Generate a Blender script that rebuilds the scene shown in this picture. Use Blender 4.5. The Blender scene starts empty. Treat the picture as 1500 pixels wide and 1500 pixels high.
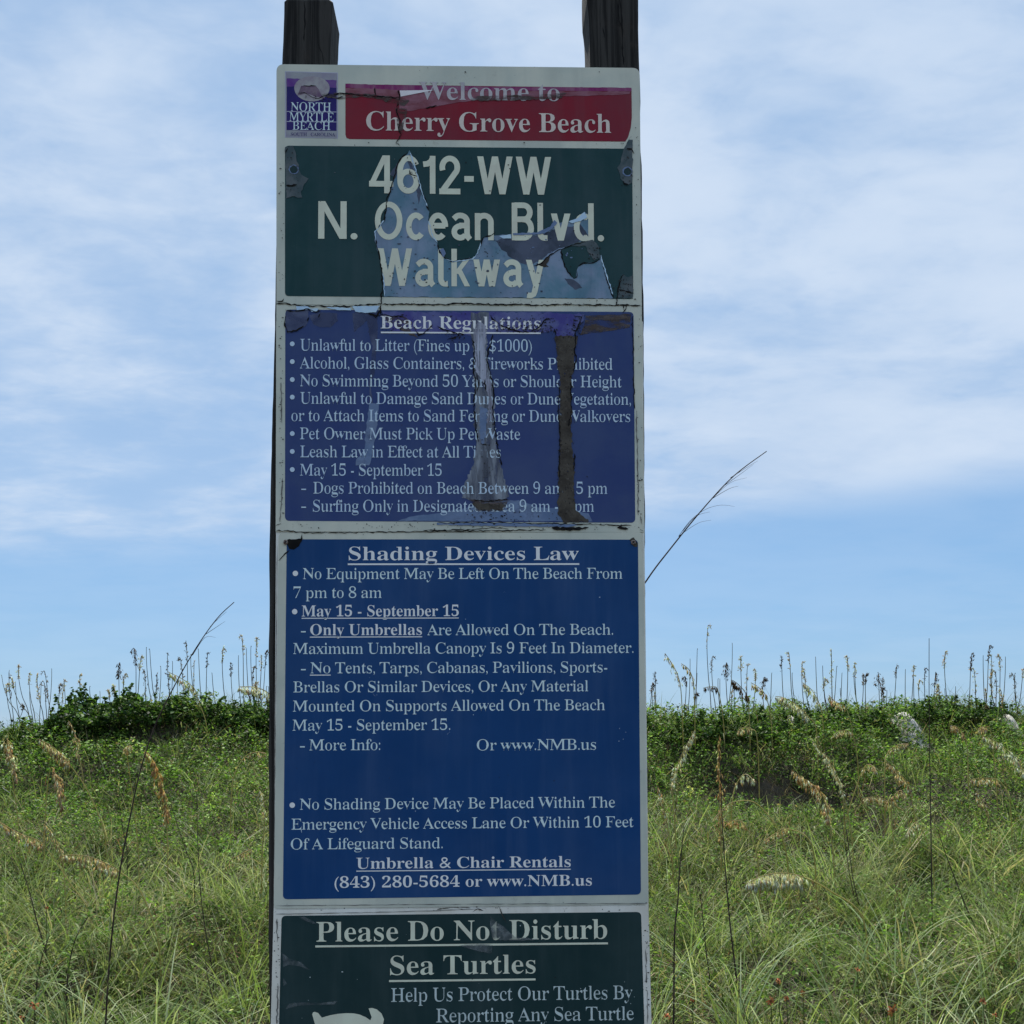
import bpy, math, random
import numpy as np
from mathutils import Vector, Matrix
from mathutils.geometry import tessellate_polygon

random.seed(7)
rng = np.random.default_rng(11)
sc = bpy.context.scene
COL = sc.collection
R = math.radians

# ------------------------------------------------------------------ camera
F, CX, CY = 1550.0, 750.0, 1000.0          # focal length and principal point, in photo pixels
CAM = np.array([0.0365, -1.739, 1.5])
YAW, PITCH, ROLL = R(1.572), R(2.891), R(-0.304)
fw = np.array([math.sin(YAW)*math.cos(PITCH), math.cos(YAW)*math.cos(PITCH), math.sin(PITCH)])
r0 = np.array([math.cos(YAW), -math.sin(YAW), 0.0])
u0 = np.cross(r0, fw)
rt = math.cos(ROLL)*r0 + math.sin(ROLL)*u0
up = -math.sin(ROLL)*r0 + math.cos(ROLL)*u0
cd = bpy.data.cameras.new('camera')
cam = bpy.data.objects.new('camera', cd)
COL.objects.link(cam)
cam.matrix_world = Matrix(((rt[0], up[0], -fw[0], CAM[0]), (rt[1], up[1], -fw[1], CAM[1]),
                           (rt[2], up[2], -fw[2], CAM[2]), (0, 0, 0, 1)))
cd.sensor_fit = 'HORIZONTAL'; cd.sensor_width = 36.0
cd.lens = F/1500*36.0
cd.shift_y = (CY-750)/1500.0
cd.clip_start = 0.05; cd.clip_end = 6000
sc.camera = cam

# ------------------------------------------------------------------ sun and sky
SUN_EL, SUN_AZ = R(58), R(-5)               # azimuth measured from +Y (ahead of the camera) towards +X
sun_dir = Vector((math.sin(SUN_AZ)*math.cos(SUN_EL), math.cos(SUN_AZ)*math.cos(SUN_EL), math.sin(SUN_EL)))
sl = bpy.data.lights.new('sun', 'SUN'); sl.energy = 5.0; sl.angle = R(0.6); sl.color = (1.0, 0.955, 0.88)
so = bpy.data.objects.new('sun', sl); COL.objects.link(so)
so.rotation_euler = sun_dir.to_track_quat('Z', 'Y').to_euler()

W = bpy.data.worlds.new('World'); sc.world = W; W.use_nodes = True
nt = W.node_tree; nt.nodes.clear()
def N(tree, typ, **kw):
    n = tree.nodes.new(typ)
    for k, v in kw.items():
        setattr(n, k, v)
    return n
def L(tree, a, b): tree.links.new(a, b)
def mathn(tree, op, a, b=None, c=None, clamp=False):
    n = N(tree, 'ShaderNodeMath', operation=op); n.use_clamp = clamp
    for i, v in enumerate((a, b, c)):
        if v is None: continue
        if isinstance(v, (int, float)): n.inputs[i].default_value = v
        else: L(tree, v, n.inputs[i])
    return n.outputs[0]
def maprange(tree, v, a, b, c=0.0, d=1.0, smooth=True):
    n = N(tree, 'ShaderNodeMapRange')
    if smooth: n.interpolation_type = 'SMOOTHSTEP'
    L(tree, v, n.inputs[0])
    for i, x in enumerate((a, b, c, d)): n.inputs[i+1].default_value = x
    return n.outputs[0]
def noise(tree, vec, scale, detail=4, rough=0.5, dist=0.0):
    n = N(tree, 'ShaderNodeTexNoise'); n.inputs['Scale'].default_value = scale
    n.inputs['Detail'].default_value = detail; n.inputs['Roughness'].default_value = rough
    n.inputs['Distortion'].default_value = dist
    if vec is not None: L(tree, vec, n.inputs['Vector'])
    return n.outputs[0]
def mixc(tree, fac, a, b, blend='MIX'):
    n = N(tree, 'ShaderNodeMix', data_type='RGBA', blend_type=blend)
    if isinstance(fac, (int, float)): n.inputs[0].default_value = fac
    else: L(tree, fac, n.inputs[0])
    for i, v in ((6, a), (7, b)):
        if isinstance(v, tuple): n.inputs[i].default_value = (*v[:3], 1)
        else: L(tree, v, n.inputs[i])
    return n.outputs[2]

sky = N(nt, 'ShaderNodeTexSky'); sky.sky_type = 'NISHITA'; sky.sun_disc = False
sky.sun_elevation = SUN_EL; sky.sun_rotation = SUN_AZ
sky.altitude = 0; sky.air_density = 1.0; sky.dust_density = 0.3; sky.ozone_density = 3.0
tc = N(nt, 'ShaderNodeTexCoord')
sep = N(nt, 'ShaderNodeSeparateXYZ'); L(nt, tc.outputs['Generated'], sep.inputs[0])
zz = mathn(nt, 'MAXIMUM', sep.outputs[2], 0.0)
den = mathn(nt, 'ADD', zz, 0.16)
pxx = mathn(nt, 'DIVIDE', sep.outputs[0], den)
pyy = mathn(nt, 'DIVIDE', sep.outputs[1], den)
comb = N(nt, 'ShaderNodeCombineXYZ'); L(nt, pxx, comb.inputs[0]); L(nt, pyy, comb.inputs[1])
mp = N(nt, 'ShaderNodeMapping'); L(nt, comb.outputs[0], mp.inputs[0])
mp.inputs['Location'].default_value = (3.1, 1.7, 0); mp.inputs['Rotation'].default_value = (0, 0, R(-14)); mp.inputs['Scale'].default_value = (0.8, 1.15, 1)
big = noise(nt, mp.outputs[0], 0.8, 3, 0.45)
med = noise(nt, mp.outputs[0], 3.2, 5, 0.55, 0.25)
fine = noise(nt, mp.outputs[0], 10.5, 4, 0.6, 0.3)
cl = mathn(nt, 'ADD', mathn(nt, 'MULTIPLY', big, 0.62), mathn(nt, 'ADD', mathn(nt, 'MULTIPLY', med, 0.28), mathn(nt, 'MULTIPLY', fine, 0.30)))
cover = maprange(nt, cl, 0.42, 0.66, 0.48, 1.0)
# lower edge of the cloud deck, about 11 degrees above the horizon, a little uneven
edge_n = noise(nt, mp.outputs[0], 0.6, 3, 0.5)
el = mathn(nt, 'ADD', sep.outputs[2], mathn(nt, 'MULTIPLY', mathn(nt, 'SUBTRACT', edge_n, 0.5), 0.03))
el = mathn(nt, 'ADD', el, mathn(nt, 'MULTIPLY', sep.outputs[0], -0.06))
deck = maprange(nt, el, 0.168, 0.216)
cover = mathn(nt, 'MULTIPLY', cover, mathn(nt, 'ADD', mathn(nt, 'MULTIPLY', deck, 0.80), 0.18))
SKY_STR = 0.09
blue = mixc(nt, 0.62, mixc(nt, 1.0, sky.outputs[0], (0.80, 0.92, 1.04), 'MULTIPLY'), (2.1, 4.15, 6.9))
bluemul = N(nt, 'ShaderNodeVectorMath', operation='SCALE'); L(nt, blue, bluemul.inputs[0]); bluemul.inputs[3].default_value = 1.0
cloudcol = mixc(nt, maprange(nt, med, 0.3, 0.7), (4.5, 5.8, 7.7), (5.7, 6.75, 8.25))
col = mixc(nt, cover, bluemul.outputs[0], cloudcol)
bg = N(nt, 'ShaderNodeBackground'); L(nt, col, bg.inputs[0]); bg.inputs[1].default_value = SKY_STR
wo = N(nt, 'ShaderNodeOutputWorld'); L(nt, bg.outputs[0], wo.inputs[0])

vs = sc.view_settings
vs.view_transform = 'Standard'; vs.look = 'None'; vs.gamma = 1.0; vs.use_curve_mapping = False
vs.exposure = 0.30
sc.render.engine = 'CYCLES'
sc.cycles.transparent_max_bounces = 16
sc.cycles.max_bounces = 6

# ------------------------------------------------------------------ picture-to-place helpers
def ray(px, py):
    d = fw + rt*(px-CX)/F - up*(py-CY)/F
    return d
def on_plane(px, py, yplane=0.0):           # a point of the sign's plane
    d = ray(px, py); t = (yplane-CAM[1])/d[1]
    return CAM + d*t
def at_depth(px, py, dist):                 # a point dist metres ahead of the camera (along +Y)
    d = ray(px, py); return CAM + d*(dist/d[1])

# ------------------------------------------------------------------ materials
def new_mat(name):
    m = bpy.data.materials.new(name); m.use_nodes = True
    m.node_tree.nodes.clear()
    o = N(m.node_tree, 'ShaderNodeOutputMaterial')
    return m, m.node_tree, o
def obj_vec(t):
    return N(t, 'ShaderNodeTexCoord').outputs['Object']
def plain(name, a, b=None, scale=20.0, rough=0.6, stretch=None, bump=0.0, metallic=0.0, alpha=None, spec=0.12, lo=0.35, hi=0.65, dirt=None, streak=None):
    m, t, o = new_mat(name)
    p = N(t, 'ShaderNodeBsdfPrincipled'); L(t, p.outputs[0], o.inputs[0])
    p.inputs['Roughness'].default_value = rough; p.inputs['Metallic'].default_value = metallic
    p.inputs['Specular IOR Level'].default_value = spec
    v = obj_vec(t)
    if stretch:
        mm = N(t, 'ShaderNodeMapping'); L(t, v, mm.inputs[0]); mm.inputs['Scale'].default_value = stretch; v = mm.outputs[0]
    n = noise(t, v, scale, 6, 0.6, 0.3)
    f = maprange(t, n, lo, hi)
    c = mixc(t, f, a, b or tuple(x*0.85 for x in a))
    if dirt:
        n2 = noise(t, v, scale*4.3, 5, 0.7)
        c = mixc(t, mathn(t, 'MULTIPLY', maprange(t, n2, 0.60, 0.72), dirt[3]), c, dirt[:3])
    if streak:
        m5 = N(t, 'ShaderNodeMapping'); L(t, obj_vec(t), m5.inputs[0]); m5.inputs['Scale'].default_value = (26, 26, 2.2)
        s1 = noise(t, m5.outputs[0], 1.0, 5, 0.6, 0.4); s2 = noise(t, obj_vec(t), 4.5, 4, 0.55)
        fs_ = mathn(t, 'MULTIPLY', mathn(t, 'ADD', maprange(t, s1, 0.45, 0.75), maprange(t, s2, 0.42, 0.70)), streak[3])
        c = mixc(t, fs_, c, streak[:3])
        L(t, mathn(t, 'ADD', rough-0.06, mathn(t, 'MULTIPLY', s2, 0.2)), p.inputs['Roughness'])
    L(t, c, p.inputs['Base Color'])
    if bump:
        bn = N(t, 'ShaderNodeBump'); bn.inputs['Strength'].default_value = bump; bn.inputs['Distance'].default_value = 0.004
        L(t, n, bn.inputs['Height']); L(t, bn.outputs[0], p.inputs['Normal'])
    if alpha is not None:
        if isinstance(alpha, tuple):
            n3 = noise(t, v, alpha[3] if len(alpha) > 3 else scale*2, 5, 0.65, 0.4)
            al = maprange(t, n3, alpha[0], alpha[1], alpha[2] if len(alpha) > 2 else 0.0, 1.0)
            if len(alpha) > 4: al = mathn(t, 'MULTIPLY', al, alpha[4])
            L(t, al, p.inputs['Alpha'])
        else: p.inputs['Alpha'].default_value = alpha
    return m
def leafy(name, rough=0.5, trans=0.35, spec=0.08):
    m, t, o = new_mat(name)
    a = N(t, 'ShaderNodeAttribute', attribute_name='tint')
    n = noise(t, obj_vec(t), 9.0, 4, 0.6)
    c = mixc(t, maprange(t, n, 0.3, 0.7, 0.0, 0.4), a.outputs[0], mixc(t, 1.0, a.outputs[0], (0.65, 0.72, 0.6), 'MULTIPLY'))
    p = N(t, 'ShaderNodeBsdfPrincipled'); p.inputs['Roughness'].default_value = rough
    p.inputs['Specular IOR Level'].default_value = spec
    L(t, c, p.inputs['Base Color'])
    tr = N(t, 'ShaderNodeBsdfTranslucent')
    L(t, mixc(t, 1.0, c, (1.25, 1.35, 0.7), 'MULTIPLY'), tr.inputs[0])
    mx = N(t, 'ShaderNodeMixShader'); mx.inputs[0].default_value = trans
    L(t, p.outputs[0], mx.inputs[1]); L(t, tr.outputs[0], mx.inputs[2]); L(t, mx.outputs[0], o.inputs[0])
    return m

M = {}
M['white'] = plain('sign_white_sheeting', (0.665, 0.672, 0.567), (0.559, 0.595, 0.519), 9, 0.45, dirt=(0.26, 0.26, 0.22, 0.35), streak=(0.40, 0.42, 0.37, 0.30))
M['white_low'] = plain('sign_white_grubby', (0.850, 0.850, 0.797), (0.796, 0.765, 0.673), 9, 0.5, dirt=(0.20, 0.17, 0.14, 0.5), streak=(0.42, 0.40, 0.35, 0.30))
M['red'] = plain('sign_red_sheeting', (0.246, 0.013, 0.029), (0.204, 0.021, 0.038), 10, 0.4, streak=(0.16, 0.08, 0.09, 0.22))
M['green'] = plain('sign_green_sheeting', (0.009, 0.048, 0.051), (0.021, 0.062, 0.067), 8, 0.38, dirt=(0.05, 0.09, 0.09, 0.25), streak=(0.07, 0.10, 0.11, 0.22))
M['violet_blue'] = plain('sign_violet_blue_sheeting', (0.033, 0.059, 0.189), (0.050, 0.080, 0.198), 8, 0.38, streak=(0.10, 0.12, 0.24, 0.16))
M['royal_blue'] = plain('sign_royal_blue_sheeting', (0.007, 0.052, 0.174), (0.009, 0.059, 0.192), 6, 0.33, streak=(0.09, 0.15, 0.28, 0.17))
M['dark_green'] = plain('sign_dark_green_sheeting', (0.012, 0.036, 0.039), (0.017, 0.043, 0.046), 8, 0.36, streak=(0.09, 0.12, 0.12, 0.16))
M['ink_cream'] = plain('lettering_cream', (0.744, 0.772, 0.615), (0.672, 0.672, 0.543), 25, 0.45)
M['ink_pink'] = plain('lettering_rosy_white', (0.764, 0.655, 0.587), (0.655, 0.573, 0.519), 25, 0.45)
M['ink_faded'] = plain('lettering_faded', (0.460, 0.437, 0.460), (0.575, 0.529, 0.540), 60, 0.5)
M['ink_pale'] = plain('lettering_pale_blue', (0.622, 0.761, 0.850), (0.542, 0.681, 0.850), 30, 0.45)
M['ink_sky'] = plain('lettering_light_blue', (0.725, 0.850, 0.850), (0.658, 0.815, 0.850), 30, 0.45)
M['ink_bright'] = plain('lettering_bright', (0.850, 0.850, 0.850), (0.835, 0.850, 0.850), 30, 0.45)
M['ink_grey'] = plain('lettering_grey', (0.592, 0.691, 0.691), (0.526, 0.608, 0.608), 30, 0.45)
M['film_blue'] = plain('torn_film_pale_blue', (0.252, 0.326, 0.450), (0.126, 0.248, 0.332), 16, 0.5, dirt=(0.03, 0.06, 0.13, 0.35), lo=0.35, hi=0.62, streak=(0.06, 0.11, 0.17, 0.45))
M['film_slate'] = plain('torn_film_slate', (0.045, 0.060, 0.088), (0.100, 0.120, 0.176), 22, 0.5, alpha=(0.30, 0.42, 0.55, 20))
M['film_sky'] = plain('lifted_film_light', (0.550, 0.726, 0.850), (0.462, 0.638, 0.836), 40, 0.35)
M['film_violet'] = plain('faded_violet_film', (0.068, 0.063, 0.259), (0.136, 0.154, 0.328), 28, 0.5, dirt=(0.012, 0.012, 0.05, 0.7), alpha=(0.28, 0.40, 0.5, 40))
M['film_grey'] = plain('grey_peeled_film', (0.12, 0.14, 0.15), (0.06, 0.09, 0.10), 40, 0.55, dirt=(0.01, 0.012, 0.014, 0.6))
M['film_haze'] = plain('hazed_film', (0.11, 0.13, 0.22), (0.06, 0.075, 0.15), 25, 0.5, alpha=(0.25, 0.6, 0.25, 18))
M['film_hazelight'] = plain('hazed_light_film', (0.213, 0.288, 0.450), (0.125, 0.188, 0.325), 25, 0.5, alpha=(0.2, 0.55, 0.2, 25))
M['film_core'] = plain('bared_metal_streak', (0.459, 0.486, 0.594), (0.230, 0.230, 0.297), 9, 0.5, stretch=(6, 6, 0.5), dirt=(0.03, 0.03, 0.04, 0.4), alpha=(0.36, 0.52, 0.30, 55))
M['film_ghost'] = plain('thin_grey_film', (0.299, 0.333, 0.391), (0.103, 0.115, 0.149), 14, 0.5, stretch=(4, 4, 0.8), alpha=(0.30, 0.62, 0.40, 30))
M['film_clear'] = plain('clear_film_fold', (0.20, 0.23, 0.24), (0.10, 0.12, 0.13), 60, 0.4, alpha=(0.30, 0.70, 0.15, 50, 0.8))
M['grime'] = plain('brown_grime', (0.050, 0.043, 0.037), (0.094, 0.083, 0.069), 40, 0.8, dirt=(0.20, 0.18, 0.16, 0.7), bump=1.0, alpha=(0.30, 0.42, 0.25, 70))
M['grime_thin'] = plain('thin_brown_grime', (0.075, 0.055, 0.045), (0.12, 0.10, 0.10), 30, 0.7, stretch=(1, 1, 3), alpha=(0.38, 0.62, 0.10, 34))
M['rose_film'] = plain('faded_rose_film', (0.30, 0.13, 0.17), (0.22, 0.07, 0.09), 35, 0.5, stretch=(1, 1, 2), dirt=(0.05, 0.03, 0.03, 0.6), alpha=(0.2, 0.4, 0.55, 40))
M['magenta'] = plain('magenta_edge', (0.22, 0.020, 0.125), (0.30, 0.12, 0.20), 40, 0.5, stretch=(1, 1, 0.3))
M['black'] = plain('black_crack', (0.008, 0.008, 0.009), (0.016, 0.015, 0.014), 50, 0.9)
M['soot'] = plain('sooty_speck', (0.02, 0.019, 0.02), (0.05, 0.045, 0.045), 50, 0.9)
M['wear'] = plain('grey_wear_line', (0.20, 0.20, 0.19), (0.13, 0.12, 0.115), 60, 0.8)
M['bright'] = plain('bare_white_sliver', (0.850, 0.814, 0.836), (0.770, 0.726, 0.748), 40, 0.4)
M['logo_navy'] = plain('emblem_navy', (0.022, 0.016, 0.13), (0.035, 0.022, 0.16), 30, 0.4)
M['logo_purple'] = plain('emblem_purple', (0.12, 0.035, 0.24), (0.17, 0.09, 0.28), 40, 0.45)
M['logo_pale'] = plain('emblem_faded_top', (0.30, 0.28, 0.36), (0.36, 0.37, 0.39), 40, 0.45)
M['logo_line'] = plain('emblem_lines', (0.504, 0.504, 0.624), (0.432, 0.432, 0.552), 40, 0.45)
M['shell'] = plain('emblem_shell', (0.42, 0.41, 0.41), (0.30, 0.25, 0.30), 45, 0.5)
M['shell_dark'] = plain('emblem_shell_shade', (0.15, 0.09, 0.16), (0.24, 0.18, 0.22), 60, 0.6, alpha=(0.3, 0.45, 0.4, 50))
M['screw'] = plain('rusty_screw', (0.16, 0.10, 0.08), (0.30, 0.27, 0.25), 300, 0.45, metallic=0.7)
M['alu'] = plain('sign_sheet_aluminium', (0.35, 0.36, 0.35), (0.28, 0.28, 0.27), 30, 0.45, metallic=0.6)
M['sand'] = plain('dune_litter_and_sand', (0.045, 0.042, 0.030), (0.085, 0.070, 0.050), 5, 0.95, bump=0.3)
M['paleSand'] = plain('bare_white_sand', (0.60, 0.57, 0.52), (0.50, 0.47, 0.42), 12, 0.95, bump=0.3)
M['water'] = plain('sea_water', (0.02, 0.06, 0.08), (0.03, 0.08, 0.10), 0.2, 0.15)
M['leaf'] = leafy('leaf_tissue', 0.5, 0.32)
M['blade'] = leafy('grass_blade', 0.5, 0.34)
M['straw'] = leafy('dry_straw', 0.6, 0.45, 0.1)
M['deadstem'] = plain('dark_dead_stalk', (0.030, 0.022, 0.020), (0.070, 0.050, 0.042), 30, 0.8)
M['twig'] = plain('grey_twig', (0.10, 0.085, 0.075), (0.055, 0.045, 0.040), 30, 0.85)

def wood():
    m, t, o = new_mat('creosoted_post_wood')
    p = N(t, 'ShaderNodeBsdfPrincipled'); L(t, p.outputs[0], o.inputs[0]); p.inputs['Roughness'].default_value = 0.85
    p.inputs['Specular IOR Level'].default_value = 0.2
    v = obj_vec(t)
    m1 = N(t, 'ShaderNodeMapping'); L(t, v, m1.inputs[0]); m1.inputs['Scale'].default_value = (60, 60, 2.2)
    g = noise(t, m1.outputs[0], 1.6, 6, 0.65, 0.6)
    k = noise(t, v, 16, 4, 0.6)
    c = mixc(t, maprange(t, g, 0.38, 0.62), (0.012, 0.0115, 0.011), (0.050, 0.047, 0.043))
    c = mixc(t, maprange(t, k, 0.55, 0.75, 0, 0.6), c, (0.055, 0.045, 0.038))
    L(t, c, p.inputs['Base Color'])
    bn = N(t, 'ShaderNodeBump'); bn.inputs['Strength'].default_value = 1.0; bn.inputs['Distance'].default_value = 0.006
    L(t, g, bn.inputs['Height']); L(t, bn.outputs[0], p.inputs['Normal'])
    return m
M['wood'] = wood()

# ------------------------------------------------------------------ object helpers
def link(name, me, m=None, parent=None):
    if m is not None and not me.materials: me.materials.append(m)
    o = bpy.data.objects.new(name, me); COL.objects.link(o)
    if parent is not None:
        o.parent = parent
        o.matrix_parent_inverse = Matrix.Translation(-parent.location)
    return o
def tag(o, label=None, cat=None, group=None, kind=None):
    if label: o['label'] = label
    if cat: o['category'] = cat
    if group: o['group'] = group
    if kind: o['kind'] = kind
    return o
def empty(name, loc=(0, 0, 0)):
    o = bpy.data.objects.new(name, None); o.location = loc; o.empty_display_size = 0.1
    COL.objects.link(o); return o
def pymesh(name, V, Fc):
    me = bpy.data.meshes.new(name); me.from_pydata([tuple(v) for v in V], [], Fc); me.update(); return me
def npmesh(name, V, T, colors=None):
    V = np.ascontiguousarray(V, dtype=np.float32); T = np.ascontiguousarray(T, dtype=np.int32)
    me = bpy.data.meshes.new(name)
    me.vertices.add(len(V)); me.vertices.foreach_set('co', V.ravel())
    me.loops.add(T.size); me.loops.foreach_set('vertex_index', T.ravel())
    me.polygons.add(len(T)); me.polygons.foreach_set('loop_start', np.arange(0, T.size, 3, dtype=np.int32))
    me.polygons.foreach_set('loop_total', np.full(len(T), 3, dtype=np.int32))
    me.update(calc_edges=True)
    if colors is not None:
        at = me.attributes.new('tint', 'FLOAT_COLOR', 'POINT')
        c4 = np.ones((len(V), 4), np.float32); c4[:, :3] = colors
        at.data.foreach_set('color', c4.ravel())
    return me

# ------------------------------------------------------------------ the sign: geometry in its plane
def rag(poly, amp=0.8, step=5.0, closed=True):
    """split a traced outline into short runs and roughen it"""
    out = []; n = len(poly)
    for i in range(n if closed else n-1):
        a, b = poly[i], poly[(i+1) % n]
        d = math.hypot(b[0]-a[0], b[1]-a[1]); k = max(1, int(d/step))
        for j in range(k):
            t = j/k
            q = amp if j else amp*0.3
            out.append((a[0]+(b[0]-a[0])*t+random.uniform(-q, q), a[1]+(b[1]-a[1])*t+random.uniform(-q, q)))
    if not closed: out.append(poly[-1])
    return out
def plate(pts, y, thick=0.0):
    """flat patch of the sign plane from photo-pixel outline, optional thickness going back"""
    P = [on_plane(px, py, 0.0) for px, py in pts]
    V = [(p[0], y, p[2]) for p in P]
    return slab(V, thick)
def slab(V, thick):
    tris = tessellate_polygon([[Vector(v) for v in V]])
    Fc = []
    for t in tris:
        a, b, c = (Vector(V[i]) for i in t)
        Fc.append(tuple(t) if (b-a).cross(c-a).y < 0 else tuple(reversed(t)))
    if thick:
        n = len(V); B = [(v[0], v[1]+thick, v[2]) for v in V]
        Fc += [tuple(reversed([i+n for i in f])) for f in Fc[:]]
        for i in range(n):
            j = (i+1) % n; Fc.append((i, i+n, j+n, j))
        V = list(V)+B
    return V, Fc
def merge(parts):
    V, Fc = [], []
    for v, f in parts:
        o = len(V); V += list(v); Fc += [tuple(i+o for i in q) for q in f]
    return V, Fc
_lay = [0]
def patch(name, pts, y, m, parent, thick=0.0, ragged=0.0, step=5.0, label=None):
    _lay[0] = (_lay[0]+1) % 8
    if not thick: y = y-0.000012*_lay[0]
    if ragged: pts = rag(pts, ragged, step)
    V, Fc = plate(pts, y, thick)
    o = link(name, pymesh(name, V, Fc), m, parent)
    if label: o['label'] = label
    return o
def ribbon_px(path, w, jit=0.0, step=4.0):
    """a crack or line: polygon around a polyline (photo pixels)"""
    p = rag(path, jit, step, False) if jit else list(path)
    L_, R_ = [], []
    for i, q in enumerate(p):
        a = p[max(0, i-1)]; b = p[min(len(p)-1, i+1)]
        dx, dy = b[0]-a[0], b[1]-a[1]; d = math.hypot(dx, dy) or 1
        ww = w/2*(random.uniform(0.35, 1.45) if jit else 1.0)
        if jit and i in (0, len(p)-1): ww *= 0.2
        L_.append((q[0]-dy/d*ww, q[1]+dx/d*ww)); R_.append((q[0]+dy/d*ww, q[1]-dx/d*ww))
    return L_, R_
def ribbon(name, paths, w, y, m, parent, jit=0.6, step=4.0):
    for path in paths:
        _lay[0] = (_lay[0]+1) % 8
        L_, R_ = ribbon_px(path, w, jit, step); V = []
        for a, b in zip(L_, R_):
            for q in (a, b):
                P = on_plane(*q); V.append((P[0], y-0.000012*_lay[0], P[2]))
        link(name, pymesh(name, V, [(2*k, 2*k+2, 2*k+3, 2*k+1) for k in range(len(L_)-1)]), m, parent)
def rounded(x0, yl0, x1, yl1, r, xb0=None, xb1=None, yb0=None, yb1=None, tl=1, tr=1, br=1, bl=1):
    """rounded quad; top edge yl0..yl1 (left..right), bottom edge yb0..yb1"""
    xb0 = x0 if xb0 is None else xb0; xb1 = x1 if xb1 is None else xb1
    c = [((x0, yl0), tl), ((x1, yl1), tr), ((xb1, yb1), br), ((xb0, yb0), bl)]
    out = []
    for i in range(4):
        (p, on), q, s = c[i], c[i-1][0], c[(i+1) % 4][0]
        if not on: out.append(p); continue
        d1 = math.hypot(q[0]-p[0], q[1]-p[1]); d2 = math.hypot(s[0]-p[0], s[1]-p[1])
        a = (p[0]+(q[0]-p[0])*r/d1, p[1]+(q[1]-p[1])*r/d1); b = (p[0]+(s[0]-p[0])*r/d2, p[1]+(s[1]-p[1])*r/d2)
        for k in range(7):
            t = k/6
            out.append(((1-t)**2*a[0]+2*t*(1-t)*p[0]+t*t*b[0], (1-t)**2*a[1]+2*t*(1-t)*p[1]+t*t*b[1]))
    return out
def specks(name, boxes, y, m, parent, rmin=0.3, rmax=1.3):
    V, Fc = [], []
    for (x0, y0, x1, y1, n) in boxes:
        for _ in range(n):
            cx, cy = random.uniform(x0, x1), random.uniform(y0, y1)
            r = random.uniform(rmin, rmax)*random.random()**0.6+0.15; a0 = random.random()*6; k = 6; o = len(V)
            ex = random.uniform(0.6, 1.8)
            for i in range(k):
                a = a0+i*math.tau/k; rr = r*random.uniform(0.6, 1.2)
                P = on_plane(cx+math.cos(a)*rr*ex, cy+math.sin(a)*rr/ex**0.5); V.append((P[0], y, P[2]))
            Fc.append(tuple(o+i for i in range(k)))
    o = link(name, pymesh(name, V, Fc), m, parent); o['kind'] = 'stuff'
    return o

# ---- lettering: serif print
def conv(s):
    r = ''
    for c in s:
        if 'A' <= c <= 'Z': r += chr(0x1D400+ord(c)-65)
        elif 'a' <= c <= 'z': r += chr(0x1D41A+ord(c)-97)
        elif '0' <= c <= '9': r += chr(0x1D7CE+ord(c)-48)
        else: r += c
    return r
def thin(V, Fc, dmax, k):
    """narrow the upright strokes of a flat glyph mesh (x only), leaving hairlines alone"""
    cnt = {}
    for f in Fc:
        for i in range(len(f)):
            e = (f[i], f[(i+1) % len(f)]); key = (min(e), max(e))
            cnt.setdefault(key, []).append(f)
    E_ = [(a, b, fs[0]) for (a, b), fs in cnt.items() if len(fs) == 1]
    A = np.array([V[a][:2] for a, b, f in E_]); B = np.array([V[b][:2] for a, b, f in E_])
    C = np.array([np.mean([V[i][:2] for i in f], axis=0) for a, b, f in E_])
    D = B-A; Ln = np.hypot(D[:, 0], D[:, 1])+1e-12
    nx, ny = D[:, 1]/Ln, -D[:, 0]/Ln                       # a normal
    mid = (A+B)/2; side = (C[:, 0]-mid[:, 0])*nx+(C[:, 1]-mid[:, 1])*ny
    s = np.where(side > 0, 1.0, -1.0); nx *= s; ny *= s       # inward
    order = np.argsort(mid[:, 0])
    shift = np.zeros(len(E_))
    for i in range(len(E_)):
        if abs(nx[i]) < 0.30: continue
        y = mid[i, 1]; x = mid[i, 0]; sg = 1.0 if nx[i] > 0 else -1.0
        lo, hi = np.minimum(A[:, 1], B[:, 1]), np.maximum(A[:, 1], B[:, 1])
        q = (lo <= y) & (hi > y); q[i] = False
        yy = D[q, 1]; xs = A[q, 0]+(y-A[q, 1])/np.where(abs(yy) < 1e-12, 1e-12, yy)*D[q, 0]
        dd = (xs-x)*sg; dd = dd[dd > 1e-5]
        th = dd.min() if len(dd) else 0.0
        shift[i] = sg*min(dmax, k*th)*min(1.0, abs(nx[i])*1.3)
    best = {}
    for i, (a, b, f) in enumerate(E_):
        for v in (a, b):
            if v not in best or abs(shift[i]) > abs(best[v]): best[v] = shift[i]
    for v, d in best.items(): V[v] = (V[v][0]+d, V[v][1], 0)
    return V
_cache = {}
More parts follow.
